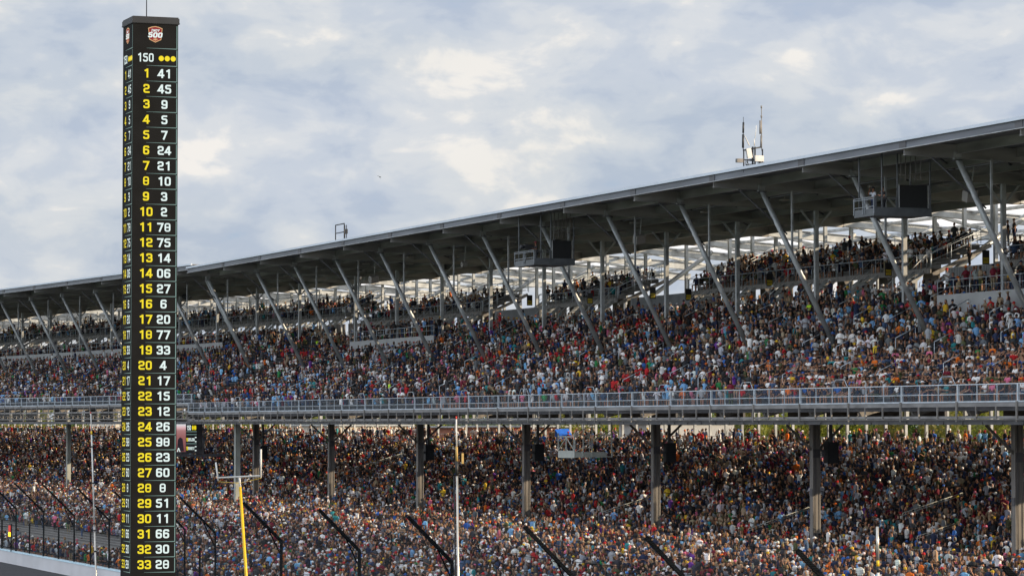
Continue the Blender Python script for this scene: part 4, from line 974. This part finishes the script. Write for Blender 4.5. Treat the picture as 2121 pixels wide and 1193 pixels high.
def hit(u, v, f, xa, xb, hh):
    x = xa
    while x < xb:
        q = atX(u, v, x)
        if q.z < f(x)+hh: return Vector((x, q.y, f(x)))
        x += .05
    q = atX(u, v, xb); return Vector((xb, q.y, f(xb)))
NPEOPLE = 0
# standing and special people; (u, v of the head top), surface, pose, colours, headgear, label
flat = lambda z: (lambda x: z)
SP = [
 (1158, 634, T1, 93, 108.6, 'side', 'teal', 'denim', 'short', 'grey', 'standing man in bright teal shirt seen from behind, above the seated crowd, right of centre'),
 (1479, 600, T1, 93, 109, 'fold', 'blue', 'khaki', 'short', 'dark', 'standing man in bright blue shirt and khaki trousers beside a raking strut'),
 (1491, 604, T1, 93, 109.2, 'fold', 'charcoal', 'black', 'short', 'dark', 'standing person in dark shirt right beside the man in bright blue'),
 (1558, 603, T1, 93, 109.2, 'fold', 'orange', 'black', 'short', 'dark', 'person wrapped in an orange jacket at the top of the upper crowd'),
 (1636, 593, T1, 93, 109.3, 'fold', 'red', 'khaki', 'short', 'grey', 'standing man in red polo shirt and khaki shorts above the crowd'),
 (1624, 591, T1, 93, 109.2, 'side', 'black', 'khaki', 'cap', 'black', 'standing man in black shirt and black cap, left of the man in red'),
 (1660, 586, T1, 93, 109.2, 'mix', 'navy', 'navy', 'cap', 'red', 'standing person in navy shirt and red cap, hand at brow'),
 (1714, 650, T1, 93, 106, 'side', 'sky blue', 'navy', 'cap', 'white', 'standing man in pale blue long shirt and white cap at foot of strut'),
 (1737, 642, T1, 93, 107, 'side', 'blue', 'navy', 'short', 'grey', 'standing man in dark blue jacket right of the pale blue shirt'),
 (1677, 622, T1, 93, 109, 'fold', 'neon yellow', 'black', 'short', 'dark', 'person in neon yellow top near a strut at the upper right'),
 (1512, 705, T1, 93, 104, 'side', 'neon yellow', 'navy', 'short', 'brown', 'attendant in neon yellow vest in the middle rows right of centre'),
 (807, 788, T1, 93, 98, 'side', 'neon yellow', 'navy', 'short', 'fair', 'attendant in neon yellow vest low in the upper deck, left of centre'),
 (663, 708, T1, 93, 108, 'fold', 'orange', 'navy', 'short', 'brown', 'person in orange shirt at the top of the tier, left of centre'),
 (657, 700, T1, 93, 108.6, 'side', 'neon yellow', 'navy', 'short', 'dark', 'attendant in neon yellow near the top of the tier, beside an orange shirt'),
 (1096, 703, T1, 93, 105, 'fold', 'yellow', 'black', 'short', 'dark', 'person in yellow shirt at the foot of the strut at centre'),
 (1311, 732, T1, 93, 102, 'side', 'white', 'khaki', 'short', 'grey', 'person in black and white checkered shirt standing in the aisle'),
 (1321, 727, T1, 93, 102, 'side', 'purple', 'khaki', 'short', 'grey', 'standing man in purple shirt next to the checkered shirt'),
 (922, 779, T1, 93, 99, 'side', 'white', 'navy', 'short', 'brown', 'standing man in white shirt in the lower rows left of the middle mast'),
 (852, 796, T1, 93, 98, 'side', 'black', 'black', 'short', 'dark', 'tall person all in black leaning in the lower rows of the upper deck'),
 (893, 733, T1, 93, 104, 'clap', 'teal', 'navy', 'cap', 'white', 'standing person in turquoise shirt with white cap, left of centre'),
 (724, 728, T1, 93, 106, 'side', 'white', 'grey', 'short', 'dark', 'standing person in white tank top, left of centre'),
 (666, 795, T1, 93, 99, 'side', 'maroon', 'black', 'cap', 'red', 'standing person in maroon shirt in the lower rows above the railing'),
 (765, 700, T1, 93, 108, 'side', 'maroon', 'tan', 'short', 'dark', 'standing person in dark red shirt at the top of the tier'),
 (480, 803, T1, 93, 99, 'fold', 'orange', 'denim', 'short', 'dark', 'person in orange shirt right of the scoring tower above the railing'),
 (905, 704, T1, 93, 108, 'side', 'light grey', 'denim', 'short', 'fair', 'standing person in pale shirt near the top of the tier, left of centre'),
 (1388, 656, T1, 93, 107, 'side', 'grey', 'khaki', 'short', 'brown', 'standing man in grey shirt beside strut foot right of centre'),
 (1377, 660, T1, 93, 107, 'side', 'black', 'black', 'short', 'dark', 'standing person in black beside the man in grey'),
 (1284, 541, flat(23.4), 111, 111.2, 'clap', 'tan', 'navy', 'cap', 'black', 'man in tan jacket standing on the platform in the middle gap'),
 (2008, 489, flat(23.4), 112, 112.2, 'side', 'black', 'black', 'short', 'grey', 'man in black standing at the rail of the far right gap'),
 (1837, 460, T2, 111, 114, 'side', 'navy', 'navy', 'short', 'grey', 'bald man in navy standing in the top tier beside a column'),
 (2088, 433, T2, 111, 114, 'side', 'black', 'grey', 'short', 'dark', 'man in black shirt standing at the top right corner of the top tier'),
 (2101, 433, T2, 111, 114.2, 'side', 'charcoal', 'navy', 'short', 'brown', 'second standing man in dark shirt at the top right, beside the one in black'),
 (1863, 760, T1, 92.4, 93.2, 'rail', 'orange', 'navy', 'short', 'fair', 'person in orange-red shirt leaning over the front railing'),
 (1847, 764, T1, 92.4, 93.2, 'rail', 'teal', 'navy', 'cap', 'white', 'person with white cap leaning over the railing left of the orange shirt'),
 (2072, 605, T1, 93, 106, 'side', 'tan', 'khaki', 'hat', 'tan', 'standing person in tan clothes and sun hat below the white box parapet'),
 (2089, 603, T1, 93, 106.3, 'side', 'maroon', 'grey', 'hat', 'tan', 'standing person in maroon shirt and pale hat right of the tan clothes'),
 (1317, 1005, LB, 99, 120, 'side', 'pink', 'grey', 'short', 'brown', 'standing man in pink shirt in the lower stand left of the fourth column'),
 (1925, 1083, LB, 99, 106, 'side', 'white', 'grey', 'short', 'grey', 'grey-haired man in white shirt standing at the lower right'),
 (1888, 1095, LB, 98.6, 104, 'side', 'red', 'black', 'short', 'dark', 'standing man in red striped shirt at the lower right'),
 (1905, 1088, LB, 98.9, 105, 'side', 'blue', 'black', 'cap', 'black', 'standing person in blue between the red shirt and the white shirt'),
 (1848, 1100, LB, 98.6, 103, 'side', 'teal', 'denim', 'short', 'brown', 'standing person in teal jacket over white at the lower right'),
 (1946, 1120, LF, 88, 98, 'fold', 'white', 'grey', 'cap', 'red', 'man in white printed shirt and red cap in the front crowd, lower right'),
 (1294, 1078, LB, 98, 103, 'fold', 'red', 'black', 'cap', 'red', 'person in red shirt and red cap left of the fourth column'),
 (1357, 1098, LF, 90, 98, 'clap', 'blue', 'navy', 'short', 'dark', 'person in bright blue shirt below the fourth column'),
 (970, 1030, LB, 98.6, 108, 'fold', 'red', 'black', 'cap', 'red', 'person in red shirt right of the middle mast in the lower stand'),
 (991, 1040, LB, 98.6, 106, 'fold', 'orange', 'black', 'cap', 'black', 'person in orange shirt next to the red shirt right of the middle mast'),
 (884, 1035, LB, 98.6, 106, 'side', 'sky blue', 'grey', 'short', 'fair', 'standing man in pale blue shirt right of the third column foot'),
 (817, 1028, LB, 98.6, 106, 'side', 'denim', 'navy', 'short', 'brown', 'standing man in blue plaid shirt between two columns left of the middle mast'),
 (1132, 985, LB, 98.6, 112, 'fold', 'yellow', 'navy', 'short', 'dark', 'person in yellow shirt right of the centre column in the lower stand'),
 (719, 972, LB, 98.6, 112, 'mix', 'orange', 'khaki', 'short', 'dark', 'person in orange shirt raising a hand between the second and third columns'),
 (648, 918, LB, 98.6, 121, 'side', 'red', 'red', 'short', 'dark', 'standing person all in red high in the lower stand, left of centre'),
 (441, 1000, LB, 98.6, 112, 'clap', 'sky blue', 'navy', 'short', 'dark', 'person in blue shirt raising an arm right of the scoring tower'),
 (424, 1115, LF, 58, 80, 'side', 'black', 'khaki', 'short', 'dark', 'man in black shirt and khaki trousers standing behind the fence right of the scoring tower'),
 (170, 1078, LF, 60, 80, 'fold', 'yellow', 'denim', 'short', 'brown', 'attendant in yellow shirt and jeans standing by the empty benches'),
 (1178, 893, LB, 99, 122, 'fold', 'red', 'black', 'cap', 'red', 'person in red cap near the hanging platform top at the back of the lower stand'),
 (785, 1155, LF, 60, 90, 'side', 'white', 'navy', 'short', 'dark', 'man in white shirt with dark print in the front crowd left of the middle mast'),
 (1012, 1118, LF, 70, 97, 'side', 'blue', 'navy', 'short', 'dark', 'man in blue shirt in the front crowd right of the middle mast'),
 (822, 1115, LF, 66, 97, 'side', 'green', 'navy', 'short', 'dark', 'person in green shirt in the front crowd left of the middle mast'),
]
for (u, v, f, xa, xb, pose, sc_, tc_, hd, hcn, lab) in SP:
    h = 1.78 if pose != 'rail' else 1.5; p = hit(u, v, f, xa, xb, h)
    hcol = CC[hcn] if hd in ('cap', 'hat') else HAIRC[hcn]
    if hcn == 'tan' and hd == 'hat': hcol = CC['tan']
    yaw = random.uniform(-.4, .3)+(math.pi if 'behind' in lab else 0)
    person(PT[pose], p, yaw, CC[sc_], CC[tc_], hd, hcol, lab, None, None, CHK if 'checkered' in lab else None)
    taken.append((p.x, p.y, .45)); NPEOPLE += 1
# camera operators on the platforms
c, Lx, Ly = C1
person(PT['mix'], (c.x+.75, c.y+Ly*.55, c.z+.12), .2, CC['light grey'], CC['navy'], 'cap', CC['black'], 'camera operator in pale jacket and black cap at left end of large platform')
person(PT['fold'], (c.x+1.0, c.y+.7, c.z+.12), .2, CC['black'], CC['black'], 'short', HAIRC['dark'], 'person in black behind the railing of the large platform, left of its screen')
c, Lx, Ly = C2
person(PT['fold'], (c.x+.5, c.y+Ly*.2, c.z+.12), .1, CC['black'], CC['black'], 'cap', CC['maroon'], 'camera operator in black and dark red cap on the smaller platform'); NPEOPLE += 3
cm = empty('television_camera', (c.x+.1, c.y+Ly*.32, c.z+1.45)); tag(cm, 'large black television camera on the smaller platform in front of its operator', 'camera')
MB().box(-.45, .35, -.2, .2, -.2, .2).build('camera_body', BLACK, cm); MB().tube((-.45, 0, 0), (-.8, 0, 0), .15, 12).build('lens', CAPM, cm); b = MB()
for dx, dy in ((-.4, 0), (.3, .3), (.3, -.3)): b.tube((0, 0, -.2), (dx, dy, -1.33), .03, 6)
b.build('tripod', BLACK, cm)
# individually built seated people: the nearest seats of the first rows of the upper deck
ordn = lambda n: '%d%s' % (n, 'th' if 10 <= n % 100 <= 20 else {1: 'st', 2: 'nd', 3: 'rd'}.get(n % 10, 'th'))
rown = ['front row', 'second row', 'third row', 'fourth row', 'fifth row', 'sixth row']
ROWY = []
for ri in range(6):
    x = T1X[ri]; ye = atX(2121, 780, x).y; n = 0; j = 0
    while n < 39:
        y = ye+.25+.93*j; j += 1
        if any(abs(x-a_) < .6 and abs(y-b_) < .5 for a_, b_, c_ in taken): continue
        if random.random() < .07: continue
        n += 1; hd = random.choice(['cap']*9+['hat']*2+['short']*6+['long']*5); sn = random.choice(SH); tn = random.choice(PANTC)
        if hd in ('cap', 'hat'): hn = random.choice(HATC); hcol = CC[hn]; ht = '%s %s' % (hn, 'cap' if hd == 'cap' else 'sun hat')
        else: hn = random.choice(['dark', 'brown', 'brown', 'fair', 'grey']); hcol = HAIRC[hn]; ht = '%s %s hair' % (hd, hn)
        person(random.choice(PS[:3]*3+PS[3:]), (x+random.uniform(-.04, .04), y+random.uniform(-.05, .05), T1(x)), random.gauss(.25, .4), CC[sn], CC[tn], hd, hcol,
               'person in %s shirt, %s, %s of upper deck, %s from right' % (sn, ht, rown[ri], ordn(n)), 'spectators seated in the first rows of the upper deck', scale=random.uniform(.96, 1.08))
        NPEOPLE += 1
    ROWY.append((x, ye, ye+.25+.93*j))

# --- the crowd mass
ya = Ysr[0]-4.9-.45
def occ1(x, y):
    for (rx, y_a, y_b) in ROWY:
        if abs(x-rx) < .1 and y_a-.1 < y < y_b: return 0
    return .96
fill(T1X, T1, 150, y1r, occ1, .42, .025, a0=ya, pitch=.92)
for (a, c) in [(150, 197.3), (207.3, 250.7), (267.3, 286.7), (303.3, 348.5)]: fill(T2X, T2, a, c, lambda x, y: .85 if y < 255 else (.6 if x < 113.3 else .12), .3, .06, a0=a, aisle=9.5, aw=1.8)
for (a, c) in [(174, 197), (304, 332)]: fill([106.0, 106.7], flat(20.95), a, c, lambda x, y: .6, .4, .6)
fill([109.2], flat(21.15), 150, y1r, lambda x, y: .22 if y < 260 else .1, .4, .5)
fill(LBX, LB, 160, y1r, lambda x, y: .95, .34, .10, a0=ya+2, aisle=9.6, pitch=.80)
fill([122.2, 122.6], flat(9.6), 200, y1r, lambda x, y: .5, .4, 1)
fill(LFX, LF, 120, y1r, lambda x, y: .97 if x > 78 or y < 290 else .9, .33, .07, a0=ya, aisle=10.5, pitch=.84)
def occf(x, y):
    if y < 262 and x < 64: return .85
    if y > 300 or x > 72: return .9
    return .03 if 60 < x < 71 else .6
fill([58.5+1.3*i for i in range(13)], LF, 190, y1r, lambda x, y: (.85 if x < 61.5 else .0 if x < 70.5 and y > 262 else .9), .4, .06, a0=ya, aisle=10.5)
def dl(f): return lambda x: f(x)
fill(T1X, T1, -2.2, 190, lambda x, y: .95, .4, .03, True, LDZ, a0=2, pitch=.85)
fill(T2X, T2, -2, 188, lambda x, y: .6 if x < 113.3 else .1, .3, .08, True, LDZ, a0=1, aisle=9.5, aw=1.8)
fill([106.2, 106.9], flat(21.1), 2, 188, lambda x, y: .35, .4, .3, True, .4)
fill(LBX, LB, -2, 190, lambda x, y: .94, .42, .12, True, 0, a0=5, aisle=9.6, pitch=.78)
fill([122.2, 122.7], flat(9.7), 0, 190, lambda x, y: .6, .4, 1, True)
fill([71.5+1.3*i for i in range(21)], LF, -2.5, 150, lambda x, y: .93, .4, .06, True, 0, a0=5, pitch=.8)
VV, TT, CO = [], [], []; off = 0
by = {}
for p in PEOPLE: by.setdefault((p[4], p[7] > 285), []).append(p)
for (va, far), L in by.items():
    V, T, I = LOW[va][1 if far else 0]; n = len(L)
    A = np.array([(p[0], p[1], p[2], p[3], p[5]) for p in L], np.float32); C = np.array([p[6] for p in L], np.float32)
    cs, sn = np.cos(A[:, 3])[:, None], np.sin(A[:, 3])[:, None]; sc = A[:, 4][:, None]
    x = V[None, :, 0]*sc; y = V[None, :, 1]*sc; z = V[None, :, 2]*sc
    W_ = np.stack([x*cs-y*sn+A[:, 0:1], x*sn+y*cs+A[:, 1:2], z+A[:, 2:3]], 2).reshape(-1, 3)
    VV.append(W_); CO.append(C[:, I, :].reshape(-1, 3)); TT.append((T[None]+(np.arange(n)*len(V))[:, None, None]+off).reshape(-1, 3)); off += n*len(V)
VV = np.concatenate(VV); TT = np.concatenate(TT).astype(np.int32); CO = np.concatenate(CO)
me = bpy.data.meshes.new('crowd'); me.vertices.add(len(VV)); me.vertices.foreach_set('co', VV.ravel().astype(np.float32))
me.loops.add(len(TT)*3); me.loops.foreach_set('vertex_index', TT.ravel()); me.polygons.add(len(TT))
me.polygons.foreach_set('loop_start', np.arange(0, len(TT)*3, 3, dtype=np.int32)); me.polygons.foreach_set('use_smooth', np.ones(len(TT), bool))
at_ = me.color_attributes.new('tint', 'FLOAT_COLOR', 'POINT'); at_.data.foreach_set('color', np.concatenate([CO, np.ones((len(CO), 1), np.float32)], 1).ravel().astype(np.float32))
me.update(calc_edges=True); me.materials.append(CROWDM)
o = bpy.data.objects.new('crowd', me); COL.objects.link(o); tag(o, 'dense crowd of thousands of seated spectators filling both decks of the stands', 'crowd', kind='stuff')
print('people', len(PEOPLE), 'tris', len(TT), 'individual', NPEOPLE)
